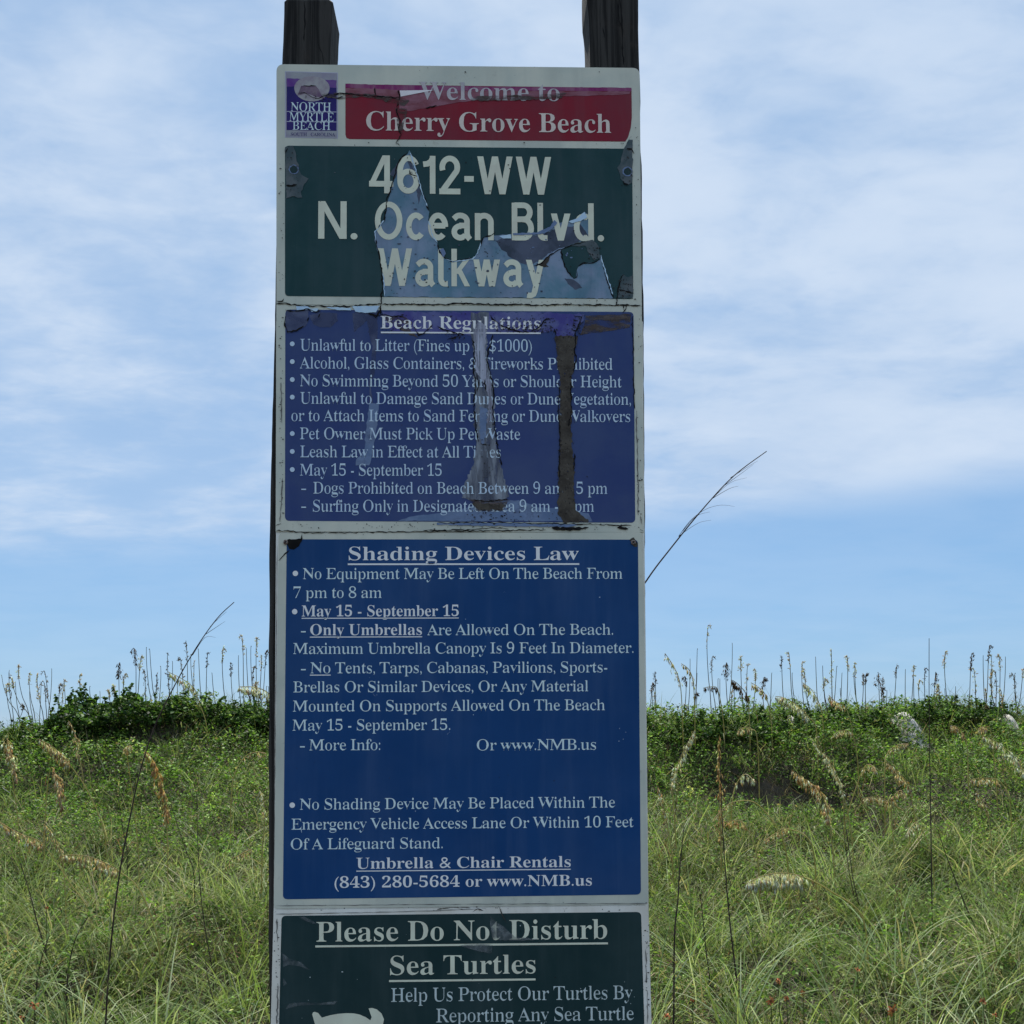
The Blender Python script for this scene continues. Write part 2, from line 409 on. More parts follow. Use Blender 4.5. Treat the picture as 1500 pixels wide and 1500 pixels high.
def glyph_mesh(s, bold):
    key = (s, bold)
    if key in _cache: return _cache[key]
    c = bpy.data.curves.new('print', 'FONT'); c.body = conv(s); c.size = 1.0; c.resolution_u = 3; c.space_character = 0.90 if not bold else 0.97; c.dimensions = '2D'
    c.fill_mode = 'FRONT' if hasattr(c, 'fill_mode') and False else c.fill_mode
    o = bpy.data.objects.new('print', c); COL.objects.link(o)
    bpy.context.view_layer.update()
    me = bpy.data.meshes.new_from_object(o)
    V = [tuple(v.co) for v in me.vertices]; Fc = [tuple(p.vertices) for p in me.polygons]
    # merge doubles so that outline edges are the open ones
    mp_, V2, idx = {}, [], []
    for v in V:
        k = (round(v[0], 5), round(v[1], 5))
        if k not in mp_: mp_[k] = len(V2); V2.append((v[0], v[1], 0))
        idx.append(mp_[k])
    Fc = [tuple(idx[i] for i in f) for f in Fc]; Fc = [f for f in Fc if len(set(f)) == len(f)]
    bpy.data.objects.remove(o); bpy.data.curves.remove(c); bpy.data.meshes.remove(me)
    V2 = thin(V2, Fc, 0.010 if bold else 0.030, 0.09 if bold else 0.205)
    _cache[key] = (V2, Fc); return V2, Fc
CAPH = 0.66
def text(s, x0, x1, base, cap, m, parent, y, bold=False, name='lettering'):
    """one printed line: left/right ends, baseline and capital height measured in photo pixels"""
    V, Fc = glyph_mesh(s, bold)
    V = np.array(V); xa, xb = V[:, 0].min(), V[:, 0].max()
    P0 = on_plane(x0, base); P1 = on_plane(x1, base); Pc = on_plane(x0, base-cap)
    sx = (P1[0]-P0[0])/(xb-xa); sz = (Pc[2]-P0[2])/CAPH
    if not bold and cap < 22: pass
    W_ = [(P0[0]+(v[0]-xa)*sx, y, P0[2]+v[1]*sz) for v in V]
    F2 = []
    for f in Fc:
        a, b, c = (Vector(W_[i]) for i in f[:3])
        F2.append(f if (b-a).cross(c-a).y < 0 else tuple(reversed(f)))
    return link(name, pymesh(name, W_, F2), m, parent)
def disc(cx, cy, r, y, m, parent, name='bullet_point', n=16):
    return patch(name, [(cx+r*math.cos(i*math.tau/n), cy+r*math.sin(i*math.tau/n)) for i in range(n)], y, m, parent)
def bar(x0, x1, yc, h, y, m, parent, name='underline', yc1=None):
    P0 = on_plane(x0, yc); dz = h/F*1.75/2; P1 = on_plane(x1, yc)
    V = [(P0[0], y, P0[2]-dz), (P1[0], y, P0[2]-dz), (P1[0], y, P0[2]+dz), (P0[0], y, P0[2]+dz)]
    return link(name, pymesh(name, V, [(0, 1, 2, 3)]), m, parent)

# ---- lettering: the plain road-sign alphabet, drawn as strokes (cap height 1)
def arc(cx, cy, rx, ry, a0, a1, n=18):
    return [(cx+rx*math.cos(R(a0+(a1-a0)*i/n)), cy+ry*math.sin(R(a0+(a1-a0)*i/n))) for i in range(n+1)]
SW = 0.150
def S(pts): return ('s', pts)
def Pq(x0, y0, x1, y1, w=0.160): return ('p', (x0, y0, x1, y1, w))
GL = {
 '4': (.64, [('p', (.43, 1, .075, .26, .15)), S([(.0, .25), (.64, .25)]), S([(.475, 0), (.475, 1)])]),
 '6': (.58, [S(arc(.29, .325, .215, .255, 0, 360, 30)), S(arc(.30, .60, .225, .335, 28, 180, 18)+[(.075, .33)])]),
 '1': (.32, [S([(.25, 0), (.25, 1)]), S([(.0, .775), (.12, .79), (.2, .85), (.25, .93)])]),
 '2': (.56, [S(arc(.28, .70, .20, .235, 200, -25, 20)+[(.10, .10)]), S([(.0, .065), (.56, .065)])]),
 '-': (.25, [S([(0, .40), (.25, .40)])]),
 'W': (.92, [Pq(.07, 1, .265, 0), Pq(.265, 0, .46, 1), Pq(.46, 1, .655, 0), Pq(.655, 0, .85, 1)]),
 'N': (.68, [S([(.07, 0), (.07, 1)]), Pq(.085, 1, .595, 0, .16), S([(.61, 0), (.61, 1)])]),
 '.': (.16, [('d', (.08, .07, .085))]),
 'O': (.73, [S(arc(.365, .5, .295, .435, 90, 450, 36))]),
 'c': (.49, [S(arc(.265, .355, .195, .295, 42, 318, 24))]),
 'e': (.53, [S(arc(.265, .355, .195, .295, -2, 315, 28)), S([(.10, .375), (.46, .375)])]),
 'a': (.52, [S([(.05, .56)]+arc(.225, .50, .185, .155, 120, 0, 12)+[(.41, .17), (.435, .08), (.49, .02)]), S(arc(.225, .215, .16, .155, 75, 330, 20)), S([(.2, .385), (.41, .385)])]),
 'n': (.50, [S([(.07, 0), (.07, .72)]), S(arc(.25, .48, .18, .175, 175, 0, 14)+[(.43, 0)])]),
 'B': (.58, [S([(.07, 0), (.07, 1)]), S([(.07, .932), (.30, .932)]+arc(.31, .745, .17, .187, 80, -80, 12)+[(.07, .555)]), S([(.28, .555)]+arc(.325, .31, .185, .243, 80, -80, 12)+[(.07, .068)])]),
 'l': (.26, [S([(.07, 1), (.07, .19)]+arc(.18, .19, .11, .125, 190, 270, 6)+[(.26, .065)])]),
 'v': (.50, [Pq(.07, .72, .25, 0), Pq(.25, 0, .43, .72)]),
 'd': (.53, [S(arc(.25, .355, .18, .29, 60, 300, 24)), S([(.455, 0), (.455, 1)]), S(arc(.30, .355, .16, .29, 60, 110, 5)), S(arc(.30, .355, .16, .29, 250, 300, 5))]),
 'k': (.50, [S([(.07, 0), (.07, 1)]), Pq(.42, .72, .12, .33, .15), Pq(.21, .43, .43, 0, .15)]),
 'w': (.72, [Pq(.07, .72, .215, 0), Pq(.215, 0, .36, .72), Pq(.36, .72, .505, 0), Pq(.505, 0, .65, .72)]),
 'y': (.50, [Pq(.07, .72, .265, .04), Pq(.43, .72, .22, -.16), S([(.235, -.12), (.20, -.2), (.12, -.235), (.02, -.225)])]),
}
def roadtext(s, x0, x1, base, cap, m, parent, y):
    tot = sum(GL[c][0] for c in s)+0.105*(len(s)-1)
    P0 = on_plane(x0, base); P1 = on_plane(x1, base); Pc = on_plane(x0, base-cap)
    sx = (P1[0]-P0[0])/tot; sz = Pc[2]-P0[2]
    V, Fc = [], []; cx = 0.0; lay = 0
    def put(q, yy): V.append((P0[0]+(cx+q[0])*sx, yy, P0[2]+q[1]*sz))
    for c in s:
        wd, st = GL[c]
        for kind, d in st:
            yy = y-0.00004*lay; lay = (lay+1) % 4; o = len(V)
            if kind == 'p':
                a, b, e, f, w = d
                for q in ((a-w/2, b), (a+w/2, b), (e+w/2, f), (e-w/2, f)): put(q, yy)
                Fc.append((o, o+1, o+2, o+3))
            elif kind == 'd':
                n = 18
                for i in range(n): put((d[0]+d[2]*math.cos(i*math.tau/n), d[1]+d[2]*math.sin(i*math.tau/n)), yy)
                Fc.append(tuple(range(o, o+n)))
            else:
                n = len(d); closed = math.dist(d[0], d[-1]) < 1e-6
                for i, q in enumerate(d):
                    a = d[i-1] if i else (d[-2] if closed else d[0])
                    b = d[i+1] if i < n-1 else (d[1] if closed else d[-1])
                    dx, dy = b[0]-a[0], b[1]-a[1]; Lk = math.hypot(dx, dy)
                    put((q[0]-dy/Lk*SW/2, q[1]+dx/Lk*SW/2), yy); put((q[0]+dy/Lk*SW/2, q[1]-dx/Lk*SW/2), yy)
                for i in range(n-1): Fc.append((o+2*i, o+2*i+2, o+2*i+3, o+2*i+1))
        cx += wd+0.105
    F2 = []
    for f in Fc:
        a, b, e = (Vector(V[i]) for i in f[:3]); F2.append(f if (b-a).cross(e-a).y < 0 else tuple(reversed(f)))
    return link('lettering', pymesh('lettering', V, F2), m, parent)

Y1, Y2, Y3, Y4, Y5 = -0.0003, -0.0006, -0.0010, -0.0014, -0.0018   # print layers in front of the sheet

def screw(cx, cy, parent, r=0.0042):
    P = on_plane(cx, cy)
    V, Fc = [], []; n = 14
    for k, (rr, dy) in enumerate(((r, -0.0019), (r*0.95, -0.0032), (r*0.6, -0.0042), (r*0.18, -0.0040))):
        for i in range(n):
            a = i*math.tau/n; V.append((P[0]+rr*math.cos(a), dy, P[2]+rr*math.sin(a)))
    for k in range(3):
        for i in range(n):
            j = (i+1) % n; Fc.append((k*n+i, k*n+j, (k+1)*n+j, (k+1)*n+i))
    Fc.append(tuple(3*n+i for i in range(n)))
    o = link('screw', pymesh('screw', V, Fc), M['screw'], parent)
    V, Fc = [], []
    for a in (0.5, 0.5+math.pi/2):
        ca, sa = math.cos(a), math.sin(a); o2 = len(V)
        for u, w in ((-.6, -.13), (.6, -.13), (.6, .13), (-.6, .13)):
            V.append((P[0]+r*(u*ca-w*sa), -0.0046-0.0001*(a > 1), P[2]+r*(u*sa+w*ca)))
        Fc.append((o2, o2+1, o2+2, o2+3))
    link('cross_slot', pymesh('cross_slot', V, Fc), M['black'], o)
    return o

# ================================================================== panel 1: welcome and street name
p1 = empty('sign_panel', tuple(on_plane(672, 446)))
tag(p1, 'top panel of the sign, red beach name band and torn green street name field', 'sign')
patch('sheet', rounded(405, 94, 937, 99.5, 11, 404.8, 940.2, 446, 448, br=0, bl=0), 0.0, M['white'], p1, 0.0025)
red = [(506, 123.5), (925, 129), (925.5, 172), (924, 187), (920, 201), (916, 207.5), (512, 203.8), (507.5, 202), (506, 197)]
patch('red_field', red, Y1, M['red'], p1)
patch('green_field', rounded(417.5, 213.5, 926, 218, 6, 417.5, 927.5, 433.8, 438.2), Y1, M['green'], p1)
patch('faded_strip', [(506, 123)] + rag([(506, 123), (560, 124.5), (640, 126), (760, 127.5), (925, 129)], 0.5, 6, False) + [(925, 134), (760, 133), (640, 133), (580, 133.5), (506, 128.5)], Y2, M['magenta'], p1)
patch('faded_film', [(506, 129.5), (549, 130), (551, 143), (549.5, 130), (583, 132), (586, 146), (560, 141), (530, 138), (506, 139)], Y2, M['rose_film'], p1, ragged=0.5)
patch('faded_film', [(584, 142), (637, 133), (700, 133), (757, 133), (822, 134), (924, 134), (922, 138), (860, 141), (790, 142), (740, 146), (690, 148), (660, 152), (628, 158), (600, 163), (585, 160)], Y2, M['rose_film'], p1, ragged=0.6)
patch('bare_sliver', [(585.5, 133.2), (637, 132.3), (618, 136), (587, 142)], Y3, M['bright'], p1)
patch('soot_streak', [(470, 139), (490, 136), (505, 136), (540, 138), (565, 141), (585, 142), (600, 148), (592, 156), (575, 152), (555, 146), (530, 142), (500, 145), (480, 144)], Y3, M['grime_thin'], p1, ragged=0.9)
patch('soot_streak', [(578, 158), (596, 160), (594, 176), (589, 196), (583, 189), (581, 172)], Y4, M['grime_thin'], p1, ragged=1.2)
patch('soot_streak', [(690, 142), (760, 140), (830, 137), (822, 145), (770, 147), (720, 148), (690, 149)], Y4, M['grime_thin'], p1, ragged=0.9)
text('Welcome to', 614, 820, 146, 25, M['ink_faded'], p1, Y3, True)
text('Cherry Grove Beach', 536.5, 895, 191.3, 27, M['ink_pink'], p1, Y3, True)
ribbon('crack', [[(488, 140), (497, 137), (505, 138), (520, 139), (548, 142), (560, 142), (575, 143.5), (586, 143)], [(493, 145), (503, 142)], [(549, 129), (551, 143)], [(583.5, 132), (586, 148)], [(583, 150), (581, 165), (587, 178), (584, 190), (588, 198), (580, 210), (586, 214)], [(623, 159), (640, 155)], [(921, 204), (925, 200)]], 1.5, Y4, M['black'], p1, 0.9, 3)
# city emblem
lg = patch('emblem', [(417.5, 104.5), (495, 106.5), (495, 203), (417.5, 201.5)], Y1, M['logo_line'], p1)
patch('emblem_frame', [(418.5, 105.5), (494, 107.5), (494, 202.2), (418.5, 200.7)], Y1-0.00008, M['logo_pale'], lg)
patch('emblem_field', [(420, 126), (493, 128), (493, 192), (420, 190.8)], Y1-0.00016, M['logo_navy'], lg)
patch('emblem_band', [(420, 115), (493, 118), (493, 129), (420, 127)], Y1-0.0002, M['logo_purple'], lg, ragged=0.7)
patch('emblem_disc', [(457+26*math.cos(a*math.tau/26), 129+(20 if math.sin(a*math.tau/26) > 0 else 17)*math.sin(a*math.tau/26)) for a in range(26)], Y1-0.00026, M['shell'], lg)
patch('emblem_shade', [(441, 126), (463, 126), (470, 138), (476, 145), (462, 142), (448, 137), (436, 140)], Y2-0.0001, M['shell_dark'], lg, ragged=0.8)
ribbon('crack', [[(436, 137), (446, 136), (456, 142), (466, 145), (476, 141), (484, 137)], [(443, 126.5), (463, 126)], [(470, 144), (478, 147)]], 1.3, Y3, M['black'], lg, 0.6, 3)
bar(420, 493, 163.5, 1.0, Y2, M['logo_line'], lg, 'emblem_rule'); bar(420, 493, 178.2, 1.0, Y2, M['logo_line'], lg, 'emblem_rule')
text('NORTH', 426, 485, 163, 12.5, M['ink_sky'], lg, Y2-0.0001)
text('MYRTLE', 424, 489, 177.6, 12.5, M['ink_sky'], lg, Y2-0.0001)
text('BEACH', 428.5, 484, 190.2, 11.5, M['ink_sky'], lg, Y2-0.0001)
text('SOUTH   CAROLINA', 426, 491, 199.2, 4.6, M['logo_navy'], lg, Y2-0.0001)
# torn street-name field
film = [(600, 220), (597, 226), (589, 232), (583, 241), (579, 252), (577, 263), (572, 281), (568, 295), (566.7, 305), (563, 322), (553, 335), (548, 339), (549, 353), (555, 371), (560, 398), (562, 417), (562.5, 435),
        (898, 437.2), (894, 427), (890, 414), (883, 390), (879, 373), (867, 353), (864.7, 331), (860.7, 314), (856.7, 310.7), (843, 320.7), (832, 326), (819, 327), (814, 319), (810, 326), (803, 336.5), (792, 339), (783, 342.7), (751, 343), (731, 345), (721, 345), (708, 348.7), (705, 355), (701, 371), (693, 379), (679, 380.7), (664, 383), (652.7, 379), (643, 366), (641, 357), (633, 347), (627, 323), (629, 311), (624, 297), (614.7, 278), (612, 262), (606, 240), (603, 228)]
patch('torn_film', film, Y2, M['film_blue'], p1, ragged=1.0, step=4, label='pale blue patch where the green film has torn away')
patch('torn_film', [(725, 352), (760, 348), (792, 344), (812, 336), (850, 329), (862, 345), (848, 354), (832, 360), (815, 366), (800, 375), (790, 384), (770, 388), (750, 379), (738, 368)], Y2-0.0001, M['film_slate'], p1, ragged=1.3, step=4)
patch('film_remnant', [(822, 366), (833, 360), (846, 355), (858, 352), (867, 355), (873, 360), (878, 366), (880, 374), (878.7, 381), (870, 385), (862, 384.7), (854, 386), (847, 391), (844.7, 398), (844, 406), (840.7, 409), (835, 403), (826, 390), (822.7, 377)], Y2-0.00018, M['green'], p1, ragged=0.8, step=3)
patch('film_remnant', [(827, 408), (840, 410), (847, 415), (852.7, 422), (842, 424.7), (834, 418)], Y2-0.00018, M['film_slate'], p1, ragged=0.8, step=3)
patch('film_remnant', [(571, 256), (581, 240), (590, 232), (602, 236), (612, 262), (617, 285), (613, 300), (608, 262), (596, 236), (586, 243), (579, 262)], Y2-0.0001, M['film_slate'], p1, ragged=1.0, step=4)
roadtext('4612-WW', 540.7, 807, 283.4, 55.5, M['ink_cream'], p1, Y3)
roadtext('N.', 466.5, 523.5, 350, 55, M['ink_cream'], p1, Y3)
roadtext('Ocean', 549.5, 723, 351, 55, M['ink_cream'], p1, Y3)
roadtext('Blvd.', 750, 884.5, 352.3, 55, M['ink_cream'], p1, Y3)
roadtext('Walkway', 554, 797.5, 419, 55, M['ink_cream'], p1, Y3)
bk = M['black']
ribbon('crack', [[(597, 224), (588, 232), (583, 241), (577, 262), (572, 281), (567, 290), (566, 305), (563, 322), (554, 334)], [(549, 345), (552, 362), (556, 375), (557, 385), (560, 400), (559, 410), (562, 420), (558, 432), (559, 444), (557, 452), (558, 462)],
                 [(612, 262), (616, 276), (622, 290), (628, 309)], [(641, 357), (644, 370), (652, 379), (664, 384), (679, 381), (693, 379)], [(704, 362), (708, 349), (720, 345), (726, 340)],
                 [(782, 390), (794, 386), (800, 378), (806, 374), (819, 366), (830, 363), (843, 358), (859, 355)], [(822, 366), (823, 377), (827, 391), (836, 404), (841, 409)], [(845, 398), (845, 406), (841, 409)], [(847, 391), (854, 386), (870, 385), (879, 380)],
                 [(879, 373), (884, 391), (891, 416), (899, 438)], [(598, 255), (604, 257), (612, 259)], [(600, 250), (601, 256)], [(903, 447), (905, 425), (911, 405), (914, 402)]], 1.8, Y4, bk, p1, 0.8, 3)
ribbon('film_rim', [[(601, 224), (607, 243), (613, 262), (619, 285), (626, 303)], [(563, 323), (554, 336), (549, 340), (550, 353)], [(628, 324), (634, 347), (641, 356)], [(654, 380), (664, 384.5), (679, 382), (692, 380), (700, 371), (704, 356)], [(880, 374), (885, 392), (892, 415), (898, 432)], [(561, 400), (563, 418), (563, 434)]], 1.5, Y4-0.0001, M['film_sky'], p1, 0.7, 3)
specks('chips', [(566, 330, 700, 432, 34), (690, 380, 800, 432, 34), (570, 270, 612, 320, 14)], Y4, M['film_slate'], p1, 0.5, 1.9)
specks('chips', [(700, 345, 870, 380, 40)], Y4, M['film_hazelight'], p1, 0.5, 2.2)
specks('chips', [(440, 225, 900, 350, 10)], Y4, M['film_grey'], p1, 0.3, 1.2)
patch('charred_edge', [(788, 388), (796, 382), (806, 375), (804, 383), (800, 388), (804, 391), (795, 391)], Y4, M['grime'], p1, ragged=0.8, step=3)
patch('charred_edge', [(833, 361), (846, 355), (860, 354), (868, 352), (876, 360), (879, 378), (870, 382), (864, 374), (858, 361), (845, 361)], Y4, M['film_grey'], p1, ragged=1.0, step=3)
patch('lifted_flake', [(731, 346.5), (748, 344), (749, 350), (737, 350)], Y5, M['film_sky'], p1, ragged=0.4)
patch('lifted_flake', [(751, 342.6), (768, 341.5), (785, 341.5), (796, 337), (806, 333), (812, 323), (816, 327), (809, 336), (797, 343), (785, 344), (766, 345), (752, 345)], Y5, M['film_hazelight'], p1, ragged=0.7, step=3)
patch('lifted_flake', [(833, 325), (845, 321), (856, 311), (860, 319), (850, 325), (838, 328)], Y5, M['film_sky'], p1, ragged=0.7, step=3)
patch('lifted_flake', [(643, 366), (649, 364), (653, 372), (650, 378)], Y5, M['film_hazelight'], p1, ragged=0.5, step=3)
# peeled corners of the green field, with old screw holes
pl = patch('peeled_corner', [(418, 216), (430, 214), (434, 232), (438, 245), (441, 256), (452, 262), (446, 270), (441, 281), (443, 290), (436, 290), (428, 288), (419, 291)], Y3, M['film_grey'], p1, ragged=1.0, step=4)
patch('peeled_corner', [(921, 205), (913, 220), (909, 238), (904, 246), (909, 262), (920, 271), (926, 268), (927, 205)], Y3, M['film_grey'], p1, ragged=1.0, step=4)
patch('peeled_corner', [(905, 436), (906, 420), (912, 402), (919, 407), (927, 404), (927, 438)], Y3, M['film_grey'], p1, ragged=1.0, step=4)
for cx_, cy_, r_ in ((430.5, 249, 6.5), (919, 252, 6.5)):
    ring = [(cx_+r_*math.cos(a*math.tau/18)*random.uniform(.9, 1.1), cy_+r_*math.sin(a*math.tau/18)*random.uniform(.9, 1.1)) for a in range(19)]
    ribbon('torn_rim', [ring], 1.6, Y4, M['film_hazelight'], p1, 0.2, 4)
    patch('screw_hole', [(cx_+(r_-1.2)*math.cos(a*math.tau/16), cy_+(r_-1.2)*math.sin(a*math.tau/16)) for a in range(16)], Y4, M['dark_green'], p1, ragged=0.4)
ribbon('crack', [[(419, 272), (428, 273), (435, 271)], [(422, 218), (418, 225)], [(918, 218), (925, 219), (929, 226)], [(912, 268), (921, 272)], [(906, 425), (916, 427), (926, 430)]], 2.2, Y5, bk, p1, 0.8, 3)
specks('dirt_specks', [(409, 240, 416, 440, 26), (408, 98, 935, 118, 10), (560, 375, 660, 434, 40), (700, 352, 740, 378, 24), (905, 405, 927, 436, 40), (420, 215, 440, 290, 26), (910, 210, 930, 275, 20), (930, 180, 938, 440, 14), (440, 230, 920, 430, 24), (430, 209, 920, 215, 8), (560, 440, 930, 446, 40), (600, 220, 612, 262, 20), (440, 140, 500, 150, 14), (862, 355, 880, 380, 30)], Y5, M['soot'], p1)
# seam between the first two panels
ribbon('seam_crack', [[(405, 441), (414, 441.5), (416, 438)], [(405, 445), (418, 444), (424, 446), (450, 448.5), (500, 449.5), (535, 447.5), (560, 445)], [(560, 446), (585, 446), (620, 446), (650, 447), (675, 444.5), (700, 445.5), (730, 447), (760, 446.5), (790, 447.5), (820, 446.5), (860, 447), (900, 447.8), (912, 447), (930, 448), (938, 447.5)], [(914, 455), (913, 449), (918, 446), (917, 452), (912, 458)]], 1.9, Y4, bk, p1, 0.9, 3.5)
ribbon('crack', [[(784, 447), (784.5, 452)], [(623, 438), (623.5, 443)]], 1.0, Y4, bk, p1, 0.3, 3)

# ================================================================== panel 2: beach regulations
p2 = empty('sign_panel', tuple(on_plane(672, 776)))
tag(p2, 'violet blue beach regulations panel with rusty drips, second from the top of the sign', 'sign')
patch('sheet', [(404.8, 446.6), (940.2, 448.6), (942.8, 779.5), (403.8, 778.5)], 0.0, M['white'], p2, 0.0025)
patch('blue_field', rounded(418, 453.5, 928, 457, 7, 417.5, 930.5, 763, 765.8), Y1, M['violet_blue'], p2)
# faded film along the top, runs and grime
patch('faded_film', [(560, 456), (600, 457), (700, 457), (800, 458), (856, 460), (855, 470), (846, 478), (842, 490), (830, 496), (816, 492), (812, 484), (780, 489), (730, 487), (690, 492), (650, 488), (610, 489), (575, 486), (560, 470)], Y2, M['film_violet'], p2, ragged=1.5, step=4)
patch('grime_patch', [(858, 462), (925, 460), (922, 480), (900, 484), (870, 488), (850, 491), (856, 476)], Y2-0.0001, M['grime_thin'], p2, ragged=0.8, step=6)
patch('grime_patch', [(560, 462), (590, 463), (604, 472), (601, 484), (612, 495), (600, 491), (584, 481), (565, 469)], Y2-0.0001, M['grime_thin'], p2, ragged=1.0, step=4)
for q in ([(419, 456), (452, 455), (452, 470), (448, 478), (422, 488), (419, 478)], [(453, 462), (470, 458), (494, 459), (495, 470), (484, 480), (468, 479), (460, 476)], [(516, 459), (553, 459), (553, 505), (545, 506), (541, 490), (538, 470), (528, 478), (519, 487)],
          [(546, 505), (552, 505), (549, 545), (543, 560), (546, 592), (553, 598), (552, 620), (540, 640), (541, 610), (541, 560)]):
    patch('hazed_film', q, Y2-0.0001, M['film_haze'], p2, ragged=0.8, step=4)
patch('hazed_film', [(541, 590), (555, 592), (553, 622), (548, 648), (544, 672), (541, 682), (521, 682), (522, 672), (534, 664), (535, 640)], Y2-0.0001, M['film_hazelight'], p2, ragged=1.0, step=4)
patch('hazed_film', [(583, 763), (600, 757), (640, 752), (690, 742), (720, 733), (760, 733), (790, 744), (822, 745), (862, 752), (868, 764), (700, 763.5)], Y2-0.0001, M['film_hazelight'], p2, ragged=0.8, step=6)
core = [(690, 458), (716, 458), (716, 470), (713, 490), (713, 520), (718, 545), (724, 560), (724, 610), (725, 640), (729, 660), (733, 680), (740, 706), (745, 728), (735, 735), (700, 734), (676, 730), (678, 716), (683, 704), (688, 690), (693, 682), (697, 655), (696, 640), (694, 607), (696, 590), (694, 560), (694, 520), (691, 495), (690, 470)]
patch('drip_streak', core, Y2-0.0002, M['film_ghost'], p2, ragged=1.8, step=3, label='pale grey drip streak down the middle of the panel')
ik = M['ink_pale']
text('Beach Regulations', 557.5, 792, 481.3, 17.5, M['ink_bright'], p2, Y3, True)
bar(558, 792, 487.2, 2.3, Y3, M['ink_bright'], p2)
for s, a, b, y_ in (('Unlawful to Litter (Fines up to $1000)', 440, 779, 513.8), ('Alcohol, Glass Containers, & Fireworks Prohibited', 439.5, 897, 540), ('No Swimming Beyond 50 Yards or Shoulder Height', 439.5, 911, 566),
                    ('Unlawful to Damage Sand Dunes or Dune Vegetation,', 440, 924, 591.6), ('or to Attach Items to Sand Fencing or Dune Walkovers', 427, 923, 617), ('Pet Owner Must Pick Up Pet Waste', 439.5, 762, 643.6),
                    ('Leash Law in Effect at All Times', 440, 733.5, 670), ('May 15 - September 15', 439.5, 647, 696.8), ('Dogs Prohibited on Beach Between 9 am - 5 pm', 459, 889.5, 723.2), ('Surfing Only in Designated Area 9 am - 5 pm', 458.5, 870, 749.6)):
    text(s, a, b, y_, 16.6, ik, p2, Y3)
for y_ in (504, 530, 556.3, 582, 635.3, 661.5, 688):
    disc(428.3, y_, 3.5, Y3, ik, p2)
for y_ in (717, 743.2): bar(441.5, 448.5, y_, 1.8, Y3, ik, p2, 'dash')
patch('drip_streak', [(700, 470), (712, 478), (711, 520), (714, 545), (719, 560), (721, 590), (722, 610), (719, 624), (714, 622), (712, 616), (716, 600), (716, 582), (712, 572), (708, 560), (703, 552), (697, 545), (696, 510), (694, 490)], Y4, M['film_core'], p2, ragged=1.4, step=3, label='bright bare streak in the middle drip')
patch('drip_streak', [(698, 652), (716, 650), (718, 672), (716, 700), (703, 700), (696, 690), (694, 680)], Y4, M['film_ghost'], p2, ragged=1.0, step=4)
patch('drip_streak', [(702, 596), (714, 600), (712, 640), (707, 652), (703, 640)], Y4-0.0001, M['film_hazelight'], p2, ragged=1.4, step=3)
patch('grime_patch', [(683, 729), (700, 733), (730, 731), (747, 733), (742, 740), (737, 748), (715, 750), (697, 748), (694, 739)], Y4-0.0001, M['grime_thin'], p2, ragged=1.2, step=4)
patch('grime_patch', [(692, 738), (738, 739), (736, 747), (700, 747)], Y4-0.0002, M['grime'], p2, ragged=1.4, step=3)
gr = [(813, 493), (846, 493), (842, 513), (841.5, 540), (837, 553), (837, 587), (838, 613), (836, 626), (838, 640), (837, 656), (841, 672), (841, 720), (843, 744), (850, 754), (863, 764), (826, 765.5), (818, 755), (817, 740), (818, 720), (818.5, 680), (820.5, 653), (819.5, 627), (818.7, 607), (821, 587), (820.5, 553), (816.5, 540), (815, 513)]
patch('rust_drip', gr, Y4, M['grime'], p2, ragged=1.7, step=3, label='brown grimy drip down the right side of the panel')
ribbon('crack', [[(608, 484), (613, 492), (622, 488), (634, 476)], [(640, 478), (650, 484), (668, 488), (680, 491)], [(655, 498), (670, 494), (672, 488)], [(692, 495), (695, 515), (693, 540), (697, 560), (694, 590), (696, 620), (700, 645)], [(722, 490), (718, 505), (713, 525), (719, 550), (723, 575), (722, 600), (725, 630), (729, 655), (735, 682)],
                 [(718, 462), (724, 470), (733, 476), (745, 482), (760, 486), (775, 487)], [(776, 487), (790, 480), (797, 470), (810, 466)], [(840, 463), (852, 465), (848, 475), (842, 490), (843, 503), (841, 515), (844, 525), (840, 545)], [(814, 492), (812, 482)],
                 [(419, 463), (417, 475), (421, 487), (434, 485), (445, 478)], [(418, 455), (435, 456), (452, 453), (463, 458), (470, 456)], [(540, 460), (552, 463), (562, 461), (575, 464), (590, 463)], [(453, 465), (450, 472)], [(466, 466), (469, 460)],
                 [(698, 548), (701, 565), (699, 575)], [(709, 556), (712, 572)], [(819, 560), (818, 606), (821, 640)], [(836, 560), (837, 600), (832, 625)], [(842, 665), (840, 690)], [(704, 650), (714, 652)], [(694, 732), (712, 735), (728, 733), (744, 732)], [(820, 640), (819, 700)], [(558, 462), (557, 455), (551, 466), (546, 463)]], 1.7, Y5, bk, p2, 1.0, 3)
for q in ([(434, 449), (451, 449.5), (456, 453), (467, 452.5), (464, 457), (457, 457), (453, 453.5), (435, 455)], [(478, 450.5), (514, 451.5), (514, 455.5), (498, 455), (486, 453)], [(516, 449.5), (556, 448.5), (551, 458), (535, 459), (521, 457)]):
    patch('lifted_flake', q, Y5, M['film_sky'], p2, ragged=0.6, step=4)
patch('lifted_flake', [(640, 766), (700, 765.5), (780, 767), (850, 769), (835, 772), (760, 771.5), (690, 770), (640, 769)], Y4, M['film_hazelight'], p2, ragged=0.6, step=5)
ribbon('gap', [[(808, 773.5), (820, 775), (843, 775), (862, 773)], [(904, 773), (920, 775)], [(937, 776), (942, 778)]], 4.2, Y5, bk, p2, 0.8, 4)
